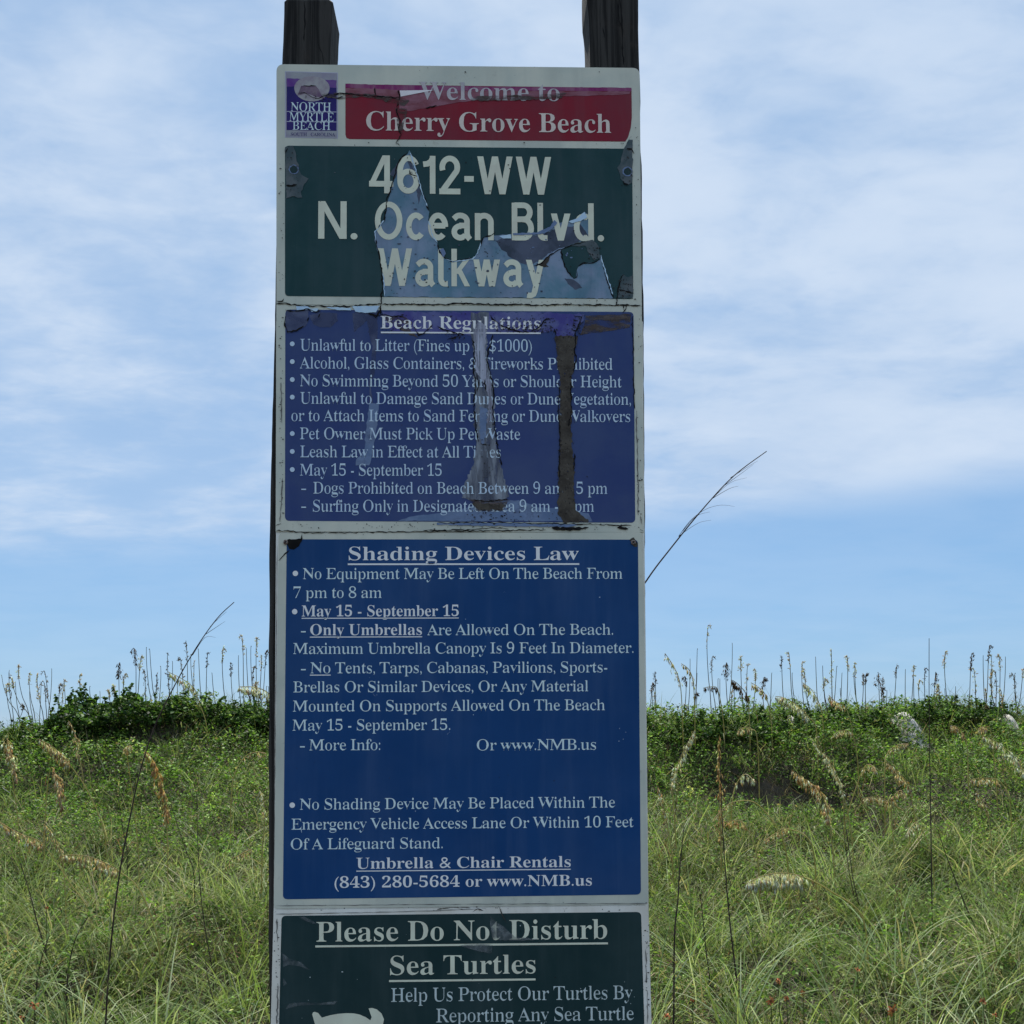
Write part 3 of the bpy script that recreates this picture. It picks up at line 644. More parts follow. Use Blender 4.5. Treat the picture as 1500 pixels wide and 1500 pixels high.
ribbon('seam_crack', [[(405, 777), (425, 778.5), (450, 780.5), (480, 780.5)], [(480, 781), (530, 780), (620, 778.5), (700, 778), (800, 776)], [(620, 777), (660, 776.5), (685, 776), (720, 773), (745, 775)], [(404, 770), (412, 767)], [(926, 463), (927, 500), (928, 560), (930, 600)], [(640, 766), (700, 766), (800, 767), (860, 768), (925, 770)]], 1.3, Y4, bk, p2, 0.9, 4)
ribbon('worn_edge', [[(414, 700), (413, 730), (411, 750), (410, 765)], [(412, 560), (413, 620)], [(932, 600), (934, 680), (935, 755)], [(938, 755), (940, 768)]], 1.4, Y4, M['wear'], p2, 0.8, 5)
specks('dirt_specks', [(409, 460, 416, 770, 50), (932, 460, 940, 770, 36), (420, 765, 940, 776, 90), (650, 485, 680, 503, 40), (722, 466, 812, 487, 190), (728, 476, 806, 487, 120), (838, 462, 856, 492, 60), (560, 460, 610, 486, 40), (816, 500, 842, 756, 160), (560, 458, 690, 470, 24), (830, 465, 850, 494, 40), (808, 482, 846, 500, 24), (684, 744, 750, 766, 70), (750, 748, 830, 765, 30), (690, 640, 735, 700, 24), (430, 470, 920, 760, 20), (622, 458, 630, 700, 3)], Y5, M['soot'], p2)

# ================================================================== panel 3: shading devices law
p3 = empty('sign_panel', tuple(on_plane(672, 1326)))
tag(p3, 'royal blue shading devices law panel with rounded corners, third from the top', 'sign')
patch('sheet', rounded(408.5, 781, 941.5, 779.5, 6, 401, 949, 1331, 1324.5), 0.0, M['white'], p3, 0.0025)
patch('blue_field', rounded(420, 790, 934.5, 790.5, 7, 414.5, 938.8, 1317.3, 1310.4), Y1, M['royal_blue'], p3)
ink, inkb = M['ink_sky'], M['ink_bright']
text('Shading Devices Law', 511, 848, 820.6, 19, inkb, p3, Y2, True); bar(509.5, 848.5, 826.6, 2.4, Y2, inkb, p3)
for s, a, b, y_, bo in (('No Equipment May Be Left On The Beach From', 443.5, 911.5, 848.3, 0), ('7 pm to 8 am', 430, 559, 876, 0), ('May 15 - September 15', 442, 672, 903, 1), ('Only Umbrellas', 454.5, 618, 930.5, 1),
                        ('Are Allowed On The Beach.', 626, 898, 930.5, 0), ('Maximum Umbrella Canopy Is 9 Feet In Diameter.', 429.5, 928, 958, 0), ('No', 454.5, 484, 986.3, 0), ('Tents, Tarps, Cabanas, Pavilions, Sports-', 491, 889.5, 986.3, 0),
                        ('Brellas Or Similar Devices, Or Any Material', 429.5, 861.5, 1014.3, 0), ('Mounted On Supports Allowed On The Beach', 429, 886, 1042.3, 0), ('May 15 - September 15.', 428.5, 659.5, 1070.3, 0),
                        ('More Info:', 453, 557, 1099.2, 0), ('Or www.NMB.us', 698.5, 873, 1099.2, 0), ('No Shading Device May Be Placed Within The', 439, 901, 1186, 0), ('Emergency Vehicle Access Lane Or Within 10 Feet', 427, 928.5, 1215.3, 0),
                        ('Of A Lifeguard Stand.', 426, 648.5, 1244.3, 0), ('Umbrella & Chair Rentals', 522, 836, 1272.5, 1), ('(843) 280-5684 or www.NMB.us', 490, 867, 1300.5, 1)):
    text(s, a, b, y_, 15.6, inkb if bo else ink, p3, Y2, bool(bo))
for a, b, y_ in ((442, 672, 905.8), (454, 618.5, 933.3), (454, 484.5, 989), (522, 836, 1276)): bar(a, b, y_, 1.3, Y2, inkb, p3)
for a, y_ in ((441, 925.5), (441, 981), (439.5, 1094)): bar(a, a+7, y_, 1.8, Y2, ink, p3, 'dash')
for a, y_ in ((432.8, 840), (431.8, 896), (428.2, 1179.4)): disc(a, y_, 4, Y2, inkb, p3)
patch('torn_corner', [(421, 790.5), (441, 789), (442.5, 783), (443.5, 790), (438, 800), (430, 805), (424, 804), (422, 800)], Y3, M['black'], p3, ragged=0.6, step=3)
ribbon('crack', [[(424, 806), (415, 814), (408.5, 821.5)], [(440, 790), (442.5, 783)]], 1.5, Y3, bk, p3, 0.4, 4)
ribbon('scratch', [[(546, 1016), (550, 1020)], [(441, 1212), (442, 1220)], [(655, 1076), (659, 1072)]], 0.9, Y3, M['ink_pale'], p3, 0.3, 4)
screw(418.8, 794.5, p3); screw(927.5, 794.8, p3)
patch('torn_corner', [(922, 791), (928, 787), (934, 797), (933.5, 801), (929, 801)], Y3, M['grime'], p3, ragged=0.6, step=3)
specks('dirt_specks', [(425, 783, 935, 788, 8), (404, 1320, 948, 1329, 16), (430, 1090, 930, 1160, 10)], Y3, M['soot'], p3, 0.3, 0.8)
specks('light_specks', [(430, 860, 930, 1290, 16), (880, 1040, 930, 1090, 4)], Y3, M['ink_pale'], p3, 0.3, 0.9)

# ================================================================== panel 4: sea turtles
p4 = empty('sign_panel', tuple(on_plane(672, 1750)))
tag(p4, 'dark green sea turtles panel cut by the lower picture edge', 'sign')
patch('sheet', [(400.8, 1333.3), (948.8, 1326.6), (961, 1760), (390, 1766)], 0.0, M['white_low'], p4, 0.0025)
patch('green_field', rounded(412.5, 1341.5, 939, 1335.8, 7, 403, 951, 1752, 1748), Y1, M['dark_green'], p4)
text('Please Do Not Disturb', 463.5, 889.5, 1379.3, 28, M['ink_cream'], p4, Y2, True); bar(462, 890.5, 1386.3, 2.8, Y2, M['ink_cream'], p4)
text('Sea Turtles', 571.5, 784.5, 1428, 27, M['ink_cream'], p4, Y2, True); bar(570, 784.5, 1437, 2.8, Y2, M['ink_cream'], p4)
text('Help Us Protect Our Turtles By', 573, 926.5, 1467.5, 19.5, M['ink_grey'], p4, Y2)
text('Reporting Any Sea Turtle', 639, 928.5, 1497.5, 19.5, M['ink_grey'], p4, Y2)
turtle = [(457.5, 1486), (458.5, 1483), (461, 1482), (466, 1483.6), (471.5, 1490.5), (484.6, 1486.8), (495, 1485), (507, 1484), (518, 1484.3), (527, 1486), (536, 1490), (542.5, 1494.5), (544.5, 1490), (540, 1477), (545, 1476.3), (552, 1478.5), (559, 1484.5), (562.5, 1493), (560, 1506), (552, 1520), (560, 1534), (560, 1556), (548, 1574), (556, 1596), (552, 1606), (536, 1592), (510, 1604), (484, 1598), (466, 1606), (462, 1594), (472, 1580), (458, 1556), (454, 1530), (440, 1530), (432, 1520), (442, 1508), (456, 1512), (462, 1502)]
patch('turtle_picture', turtle, Y2, M['ink_cream'], p4)
patch('plastic_tear', [(717, 1341), (728, 1351), (738, 1357), (744, 1363), (754, 1372), (790, 1376), (758, 1378), (735, 1377), (722, 1376), (719, 1362)], Y4, M['film_clear'], p4, ragged=0.6, step=4, label='crumpled clear film over the word Not')
patch('plastic_tear', [(672, 1384), (700, 1383), (722, 1383.5), (720, 1397), (704, 1394), (686, 1389)], Y4, M['film_clear'], p4, ragged=0.4, step=5)
for q in ([(414, 1396), (425, 1405), (440, 1409), (449, 1417), (454, 1421), (438, 1415), (424, 1413), (415, 1416)], [(424, 1470), (440, 1468), (470, 1469), (494, 1466), (490, 1471), (460, 1472), (436, 1473), (418, 1478)], [(415, 1432), (421, 1441), (415, 1444)], [(438, 1343), (447, 1343), (458, 1349), (470, 1354), (458, 1353), (446, 1348)]):
    patch('plastic_crease', q, Y3, M['film_clear'], p4, ragged=0.3, step=6)
ribbon('crack', [[(640, 1332), (665, 1329), (690, 1330)], [(692, 1336), (700, 1331), (708, 1334)], [(705, 1330), (712, 1331)], [(730, 1327), (736, 1340), (742, 1352)], [(402, 1336), (405, 1335)]], 1.4, Y4, M['grime'], p4, 0.6, 4)
ribbon('worn_edge', [[(404, 1326.5), (500, 1326), (640, 1324.5), (760, 1324), (948, 1323)], [(404, 1339), (520, 1337), (640, 1334), (700, 1331)]], 0.9, Y3, M['wear'], p4, 0.3, 9)
ribbon('worn_edge', [[(406, 1345), (406, 1380)], [(407, 1440), (406, 1500)], [(946, 1390), (946.5, 1440)], [(948, 1450), (948, 1500)]], 1.5, Y3, M['wear'], p4, 0.9, 5)
specks('dirt_specks', [(402, 1345, 411, 1500, 40), (942, 1345, 951, 1500, 30), (430, 1328, 930, 1335, 20), (430, 1360, 930, 1500, 14)], Y4, M['soot'], p4)
specks('light_specks', [(430, 1345, 930, 1500, 22)], Y4, M['ink_grey'], p4, 0.3, 0.9)

# backing board that shows as a narrow rim left of and between the panels
bb = empty('backing_board', tuple(on_plane(672, 1750)))
tag(bb, 'tall white backing board behind the four sign panels, seen as a thin rim', 'board')
V, Fc = plate([(404, 470), (942, 470), (944.5, 790), (950.5, 1330), (961, 1750), (391, 1755), (400.5, 1330), (403.8, 790)], 0.0027, 0.0025)
link('board', pymesh('board', V, Fc), M['white_low'], bb)
ribbon('worn_edge', [[(405.6, 800), (404.6, 900), (402.6, 1100), (400.6, 1300)]], 0.8, 0.0026, M['wear'], bb, 0.2, 12)

# ------------------------------------------------------------------ posts
def post(sections, label, top_cut, depth=0.089):
    """square timber: sections = (pixel y, left px, right px) on its front face, top first"""
    y0 = 0.0062
    prof = []
    for py, xl, xr in sections:
        A_, B_ = on_plane(xl, py, y0), on_plane(xr, py, y0)
        prof.append((A_[0], B_[0], (A_[2]+B_[2])/2))
    # subdivide with slight irregularity of the edges
    rows = []
    for i in range(len(prof)-1):
        a, b = prof[i], prof[i+1]; n = max(2, int(abs(a[2]-b[2])/0.02))
        for j in range(n):
            t = j/n; rows.append([a[k]+(b[k]-a[k])*t for k in range(3)])
    rows.insert(1, [rows[0][0], rows[0][1], rows[0][2]-0.0005])
    rows.append(list(prof[-1])); rows.append([prof[-1][0]-0.004, prof[-1][1]+0.004, -0.45])
    V, Fc = [], []; c = 0.004
    wob = [random.uniform(-1, 1) for _ in range(len(rows)+4)]
    for i, (xl, xr, z) in enumerate(rows):
        w = 0.0012*(wob[i]+wob[i+1]+wob[i+2])/3; w2 = 0.0012*(wob[i+3]-wob[i])/2
        if i == 0: w = w2 = 0; k = 0.0025
        else: k = 0.0
        ring = [(xl+c+w+k, y0+k), (xr-c+w2-k, y0+k), (xr+w2-k, y0+c+k), (xr+w2-k, y0+depth-c-k), (xr-c+w2-k, y0+depth-k), (xl+c+w+k, y0+depth-k), (xl+w+k, y0+depth-c-k), (xl+w+k, y0+c+k)]
        for x, y in ring: V.append((x, y, z+(0.004 if i == 0 else 0)))
    for i in range(len(rows)-1):
        for j in range(8):
            q = (j+1) % 8; Fc.append((i*8+j, (i+1)*8+j, (i+1)*8+q, i*8+q))
    Fc.append(tuple(range(8)))
    ztop = rows[0][2]
    xm = (rows[0][0]+rows[0][1])/2
    t = empty('wooden_post', (xm, y0+depth/2, 0)); tag(t, label, 'post')
    if top_cut:
        for i, v in enumerate(V):
            lim = top_cut[1]+max(0.0, (v[0]-top_cut[0]))*2.1+0.0
            if v[2] > lim: V[i] = (v[0], v[1], lim)
    link('timber', pymesh('timber', V, Fc), M['wood'], t)
    # drying checks: narrow recessed-looking splits along the front face
    return t, rows
tl, rowsl = post([(0.5, 415.5, 487), (40, 414.5, 485.5), (95, 413, 483), (250, 409, 480), (400, 402.8, 476), (500, 401.5, 475), (600, 398.5, 473), (700, 395.6, 472), (850, 393.6, 471), (1100, 393, 471), (1300, 392.6, 472), (1500, 394.5, 474), (1700, 391, 475)], 'dark wooden post behind the left edge of the sign', None)
tr_, rowsr = post([(-60, 859, 934), (0, 860, 934.5), (22, 862, 935.5), (95, 865, 937), (200, 866, 939), (300, 867, 941), (450, 869, 943.2), (600, 870, 944), (700, 871, 944.8), (850, 871, 945.2), (1000, 871, 945), (1150, 871, 946.6), (1300, 872, 947.6), (1500, 873, 951), (1700, 875, 955)], 'dark wooden post behind the right edge of the sign, rising past the picture top', None)
def split(path, w, parent):
    V, Fc = [], []
    L_, R_ = ribbon_px(path, w, 0.7, 5)
    for a, b in zip(L_, R_):
        for q in (a, b):
            P = on_plane(q[0], q[1], 0.0062); V.append((P[0], 0.0058, P[2]))
    for k in range(len(L_)-1): Fc.append((2*k, 2*k+2, 2*k+3, 2*k+1))
    link('drying_split', pymesh('drying_split', V, Fc), M['black'], parent)
split([(446, 2), (446.5, 30), (445.5, 60)], 1.6, tl); split([(465, 60), (472, 78), (474, 92)], 1.2, tl)
split([(908, 0), (911, 30), (912, 60), (913, 95)], 2.0, tr_); split([(905, 5), (908, 40)], 1.2, tr_); split([(883, 40), (885, 56)], 1.2, tr_)

# ------------------------------------------------------------------ the dune
_ds = np.array([-400, -20, 0, 3, 4.2, 5, 6, 8, 10, 11.5, 12.6, 13.4, 14.2, 15, 16.5, 19, 24, 30, 45, 6000], float)
_zs = np.array([0, 0, 0, 0, 0.03, 0.12, 0.24, 0.40, 0.74, 1.08, 1.40, 1.58, 1.62, 1.58, 1.40, 0.9, 0.1, -0.4, -1.2, -6.0], float)
_ph = rng.uniform(0, 6.28, (7, 2)); _kk = np.array([[0.9, 0.5], [-0.6, 1.1], [1.7, 0.9], [-1.5, 2.1], [3.1, 1.3], [2.2, -3.4], [5.2, 4.1]])
_am = np.array([0.06, 0.06, 0.045, 0.04, 0.035, 0.035, 0.025])
def H(x, y):
    x = np.asarray(x, float); y = np.asarray(y, float); d = y+1.74
    z = np.interp(d, _ds, _zs)
    u = x/np.maximum(d, 1.0)
    C = np.interp(u, [-0.75, -0.47, -0.42, -0.36, -0.31, -0.2, 0.12, 0.3, 0.5, 0.9], [-0.5, -0.27, -0.17, -0.05, 0.04, 0.02, -0.02, 0.0, 0.04, 0.02])
    s = np.clip((d-8)/4.5, 0, 1); s = s*s*(3-2*s); far = np.clip((30-d)/8, 0, 1)
    z = z + s*C*far
    n = sum(a*np.sin(k[0]*x*1.6+p[0])*np.cos(k[1]*y*1.6+p[1]) for a, k, p in zip(_am, _kk, _ph))
    near = np.clip((d-3.2)/2, 0, 1)
    z = z + n*near*np.clip((16-d)/3, 0.15, 1)
    for gx, gy, sx, sy, a in PITS:
        z = z - a*np.exp(-((x-gx)/sx)**2-((y-gy)/sy)**2)
    return z
PITS = [(2.95, 9.15, 0.80, 0.75, 0.62), (3.5, 8.0, 0.40, 0.7, 0.40), (-3.9, 10.6, 0.5, 0.3, 0.10), (-2.6, 6.0, 0.8, 0.3, 0.14), (-3.6, 6.2, 0.8, 0.3, 0.16), (2.4, 10.7, 1.2, 0.5, -0.16), (-4.0, 11.3, 1.3, 0.5, -0.12)]
gx = np.concatenate([np.linspace(-3000, -30, 12), np.linspace(-16, 16, 180), np.linspace(30, 3000, 12)])
gy = np.concatenate([np.linspace(-400, -8, 8), np.linspace(-4, 20, 150), np.linspace(22, 60, 16), [120, 400, 1500]])
GX, GY = np.meshgrid(gx, gy); GZ = H(GX, GY)
nx_, ny_ = len(gx), len(gy); idx = np.arange(nx_*ny_).reshape(ny_, nx_)
a, b, c, d = idx[:-1, :-1].ravel(), idx[:-1, 1:].ravel(), idx[1:, 1:].ravel(), idx[1:, :-1].ravel()
me = npmesh('dune', np.stack([GX.ravel(), GY.ravel(), GZ.ravel()], 1), np.concatenate([np.stack([a, b, c], 1), np.stack([a, c, d], 1)]))
me.polygons.foreach_set('use_smooth', np.ones(len(me.polygons), bool))
tag(link('dune', me, M['sand']), kind='structure')
sea = pymesh('sea', [(-4000, 40, -1.0), (4000, 40, -1.0), (4000, 5000, -1.0), (-4000, 5000, -1.0)], [(0, 1, 2, 3)])
tag(link('sea', sea, M['water']), kind='structure')

def ground_hit(px, py, dmin=3.2, dmax=15.0):
    d = ray(px, py); prev = None
    for t in np.linspace(dmin, dmax, 500):
        P = CAM+d*(t/d[1])
        if P[2] <= float(H(P[0], P[1])): return P, t
    P = CAM+d*(13.6/d[1]); return P, 13.6

# ------------------------------------------------------------------ vegetation in numpy
GREENS = np.array([(0.055, 0.115, 0.022), (0.075, 0.150, 0.030), (0.040, 0.085, 0.018), (0.110, 0.180, 0.045), (0.060, 0.105, 0.030)])
def tints(n, palette, weights, jitter=0.32):
    i = rng.choice(len(palette), n, p=np.array(weights)/sum(weights))
    c = np.array(palette)[i]*np.exp(rng.normal(-0.04, jitter*1.15, (n, 1)))
    c = np.minimum(c, 0.75)
    return np.clip(c, 0.004, 1)
def blade_arrays(base, length, width, az, lean, curl, tint):
    """arching blades: five triangles each"""
    n = len(base)
    ts = np.array([0.0, 0.35, 0.7, 1.0])
    dx, dy = np.cos(az), np.sin(az)
    fx = rng.uniform(0, 2*np.pi, n)                      # which way the flat side faces
    wx, wy = np.cos(fx), np.sin(fx)
    P = []
    ang = lean.copy(); x = np.zeros(n); z = np.zeros(n); prev = 0.0
    pts = []
    for k, t in enumerate(ts):
        if k:
            seg = (t-prev)*length
            ang2 = ang+curl*(t+prev)/2*1.0
            x = x+np.sin(ang2)*seg; z = z+np.cos(ang2)*seg
        prev = t
        pts.append((base[:, 0]+dx*x, base[:, 1]+dy*x, base[:, 2]+z))
    V = np.zeros((n, 7, 3))
    for k, wf in enumerate((0.8, 1.0, 0.65)):
        X, Y, Z = pts[k]; w = width*wf/2
        V[:, 2*k] = np.stack([X-wx*w, Y-wy*w, Z], 1); V[:, 2*k+1] = np.stack([X+wx*w, Y+wy*w, Z], 1)
    V[:, 6] = np.stack(pts[3], 1)
    T = np.array([(0, 1, 3), (0, 3, 2), (2, 3, 5), (2, 5, 4), (4, 5, 6)])
    Ti = (T[None]+np.arange(n)[:, None, None]*7).reshape(-1, 3)
    return V.reshape(-1, 3), Ti, np.repeat(tint, 7, axis=0)
def leaf_arrays(c, size, up_bias, tint, aspect=0.6):
    n = len(c)
    nrm = rng.normal(0, 1, (n, 3)); nrm[:, 2] = np.abs(nrm[:, 2])+up_bias; nrm /= np.linalg.norm(nrm, axis=1, keepdims=True)
    t = rng.normal(0, 1, (n, 3)); t -= (t*nrm).sum(1, keepdims=True)*nrm; t /= np.linalg.norm(t, axis=1, keepdims=True)
    b = np.cross(nrm, t); s = size[:, None]
    V = np.stack([c-t*s*0.5, c+b*s*aspect*0.5+nrm*s*0.08, c+t*s*0.5, c-b*s*aspect*0.5+nrm*s*0.08], 1)
    T = np.array([(0, 1, 2), (0, 2, 3)])
    Ti = (T[None]+np.arange(n)[:, None, None]*4).reshape(-1, 3)
    return V.reshape(-1, 3), Ti, np.repeat(tint, 4, axis=0)
def cat(*arr):
    V, T, C = [], [], []; o = 0
    for v, t, c in arr: V.append(v); T.append(t+o); C.append(c); o += len(v)
    return np.concatenate(V), np.concatenate(T), np.concatenate(C)
def wedge(n, d0, d1, extra=2.0, power=1.0):
    """random ground points in the wedge of ground seen, plus a margin"""
    d = (d0**(power+1)+(d1**(power+1)-d0**(power+1))*rng.random(n))**(1/(power+1))
    x = rng.uniform(-1, 1, n)*(0.56*d+extra)+0.027*d
    return x, d-1.74
def field(x, y, s, seed):
    r = np.random.default_rng(seed); v = 0
    for k in range(5):
        th = r.uniform(0, np.pi); p = r.uniform(0, 6.28, 2); f = s*(1+k*0.7)
        v = v+np.sin(f*(x*np.cos(th)+y*np.sin(th))+p[0])*np.sin(f*0.8*(y*np.cos(th)-x*np.sin(th))+p[1])/(1+k*0.35)
    return v
def keep_out(x, y, f=1.0):
    k = np.ones(len(x), bool)
    for gx, gy, sx, sy, a in PITS[:2]:
        if a > 0: k &= (((x-gx)/(sx*1.0*f))**2+((y-gy)/(sy*1.0*f))**2 > 1) | (rng.random(len(x)) < 0.05)
    return k

# fine grass
PAL_G = [(0.137, 0.189, 0.054), (0.228, 0.270, 0.097), (0.042, 0.068, 0.019), (0.421, 0.433, 0.260), (0.457, 0.370, 0.238), (0.165, 0.090, 0.065)]
x, y = wedge(135000, 4.0, 8.8); k = keep_out(x, y); x, y = x[k], y[k]; n = len(x)
ln = (0.05+0.30*rng.random(n)**1.5)*(0.85+0.45*np.clip(field(x, y, 2.2, 3), -1, 1))
g1 = blade_arrays(np.stack([x, y, H(x, y)-0.01], 1), ln, rng.uniform(0.0030, 0.0075, n), rng.uniform(0, 6.28, n), rng.uniform(0, 0.8, n), rng.uniform(0.2, 3.6, n), tints(n, PAL_G, [3, 2.4, 4.5, 1.6, 1.6, 1.2]))
def clumps(nc, d0, d1, per, rad, l0, l1, w0, w1, pal, wts, lean1, seed):
    r = np.random.default_rng(seed)
    cx, cy = wedge(nc, d0, d1); k = keep_out(cx, cy, 1.2); cx, cy = cx[k], cy[k]; nc = len(cx)
    size = r.uniform(0.55, 1.25, nc); ct = tints(nc, pal, wts, 0.25)
    i = np.repeat(np.arange(nc), per); n = len(i)
    a = r.uniform(0, 6.28, n); q = np.sqrt(r.random(n))*rad*size[i]
    x, y = cx[i]+q*np.cos(a), cy[i]+q*np.sin(a)
    az = a+r.normal(0, 0.7, n)
    t = np.clip(ct[i]*(1+r.uniform(-0.35, 0.35, (n, 1)))*0.75+0.25*tints(n, pal, wts), 0.004, 1)
    return blade_arrays(np.stack([x, y, H(x, y)-0.01], 1), r.uniform(l0, l1, n)*size[i], r.uniform(w0, w1, n), az, r.uniform(0.03, lean1, n), r.uniform(0.4, 2.4, n), t)
PAL_T = [(0.274, 0.324, 0.129), (0.421, 0.451, 0.270), (0.128, 0.180, 0.054), (0.457, 0.379, 0.249), (0.201, 0.270, 0.097)]
g2 = clumps(520, 4.0, 8.4, 44, 0.10, 0.28, 0.66, 0.0038, 0.0088, PAL_T, [3, 2.2, 4, 1.6, 3], 0.8, 31)
g4 = clumps(1400, 7.6, 13.4, 26, 0.11, 0.16, 0.38, 0.0040, 0.0085, PAL_T, [3, 1.4, 4.5, 1.6, 3], 0.7, 32)
x, y = wedge(80000, 8.5, 14.2); k = keep_out(x, y) & (rng.random(len(x)) < 0.55+0.4*np.clip(field(x, y, 1.1, 8), -1, 1)); x, y = x[k], y[k]; n = len(x)
g3 = blade_arrays(np.stack([x, y, H(x, y)-0.01], 1), (0.08+0.27*rng.random(n)**1.4)*(1+0.4*np.clip(field(x, y, 1.8, 4), -1, 1)), rng.uniform(0.0035, 0.0080, n), rng.uniform(0, 6.28, n), rng.uniform(0, 0.7, n), rng.uniform(0.2, 2.8, n), tints(n, PAL_G, [3, 2, 4, 1.2, 1.6, 1.2]))
g5 = clumps(660, 12.6, 14.6, 16, 0.10, 0.25, 0.58, 0.0045, 0.0075, [(0.10, 0.13, 0.05), (0.20, 0.20, 0.09), (0.30, 0.25, 0.14)], [3, 2, 1], 0.35, 33)
Vg, Tg, Cg = cat(g1, g2, g3, g4, g5)
tag(link('grass', npmesh('grass', Vg, Tg, Cg), M['blade']), 'fine green and straw coloured dune grass covering the slope behind the sign', 'grass', kind='stuff')
# leafy ground cover, in drifts, deeper and darker towards the crest
PAL_L = [(0.094, 0.182, 0.032), (0.149, 0.259, 0.049), (0.034, 0.068, 0.016), (0.242, 0.342, 0.093), (0.309, 0.242, 0.127)]
x, y = wedge(380000, 5.0, 14.6); dd = y+1.74
k = keep_out(x, y) & (rng.random(len(x)) < np.clip(0.50+0.08*(dd-6)+0.35*field(x, y, 0.9, 5), 0.10, 1)); x, y, dd = x[k], y[k], dd[k]; n = len(x)
hh = rng.random(n)**0.7*np.where(dd > 11, 0.20, 0.15)*(1+0.75*np.clip(field(x, y, 3.2, 6), -1, 1))
l1 = leaf_arrays(np.stack([x, y, H(x, y)+hh+0.01], 1), rng.uniform(0.016, 0.044, n)*np.clip(dd/10, 0.75, 1.25), 0.9, tints(n, PAL_L, [3, 3, 3, 1.2, 0.35]))
x, y = wedge(190000, 4.0, 8.2); k = rng.random(len(x)) < 0.5+0.5*np.clip(field(x, y, 1.7, 12), -1, 1); x, y = x[k], y[k]; n = len(x)
l2 = leaf_arrays(np.stack([x, y, H(x, y)+rng.random(n)*0.14], 1), rng.uniform(0.012, 0.030, n), 0.5, tints(n, [(0.13, 0.20, 0.05), (0.07, 0.12, 0.028), (0.22, 0.27, 0.10), (0.16, 0.11, 0.06)], [3, 3, 2, 0.8]), 0.34)
x, y = wedge(4600, 4.2, 13.0); k = rng.random(len(x)) < 0.5+0.5*np.clip(field(x, y, 1.0, 44), -1, 1)
x, y = x[k], y[k]; k = keep_out(x, y); x, y = x[k], y[k]; ns = len(x); per = 22
i = np.repeat(np.arange(ns), per); n = len(i); f = rng.random(n); hs = rng.uniform(0.10, 0.34, ns); la = rng.normal(0, 0.35, (ns, 2))
sx_ = x[i]+la[i, 0]*hs[i]*f; sy_ = y[i]+la[i, 1]*hs[i]*f
th = tints(ns, [(0.12, 0.21, 0.04), (0.20, 0.29, 0.07), (0.06, 0.12, 0.025), (0.30, 0.34, 0.13)], [3, 2, 2, 1])
l3 = leaf_arrays(np.stack([sx_+rng.normal(0, 0.016, n), sy_+rng.normal(0, 0.016, n), H(x, y)[i]+hs[i]*f+0.02], 1), rng.uniform(0.018, 0.045, n), 0.6, th[i]*(1+rng.uniform(-0.25, 0.25, (n, 1))), 0.38)
Vl, Tl, Cl = cat(l1, l2, l3)
tag(link('ground_cover', npmesh('ground_cover', Vl, Tl, Cl), M['leaf']), 'low leafy vines creeping over the dune between the grass', 'ground cover', kind='stuff')
# dead twigs and litter lying in the hollows and between the grass
x, y = wedge(64000, 4.0, 13.5); k = (rng.random(len(x)) < 0.45+0.4*np.clip(field(x, y, 1.3, 21), -1, 1))
for gx_, gy_, sx_, sy_, a_ in PITS[:5]:
    if a_ > 0: k |= ((x-gx_)/sx_)**2+((y-gy_)/sy_)**2 < 1.6
x, y = x[k], y[k]
ex = [(rng.normal(p[0], p[2]*0.45, 2600), rng.normal(p[1], p[3]*0.6, 2600)) for p in PITS[:2]]  # extra twigs packed into two hollows in place of shade
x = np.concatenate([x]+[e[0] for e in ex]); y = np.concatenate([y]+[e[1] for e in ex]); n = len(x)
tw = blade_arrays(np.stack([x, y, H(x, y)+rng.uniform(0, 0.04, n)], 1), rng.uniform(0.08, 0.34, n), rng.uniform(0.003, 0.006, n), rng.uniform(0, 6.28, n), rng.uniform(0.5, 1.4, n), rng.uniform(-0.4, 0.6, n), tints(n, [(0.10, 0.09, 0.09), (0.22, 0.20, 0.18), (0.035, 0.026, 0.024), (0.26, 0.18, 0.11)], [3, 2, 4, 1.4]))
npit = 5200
tw[2][-npit*7:] *= 0.45  # shade of the hollows put into the tint of their twigs
tag(link('dead_twigs', npmesh('dead_twigs', *tw), M['straw']), 'grey dead twigs and litter lying among the dune grass', 'twigs', kind='stuff')

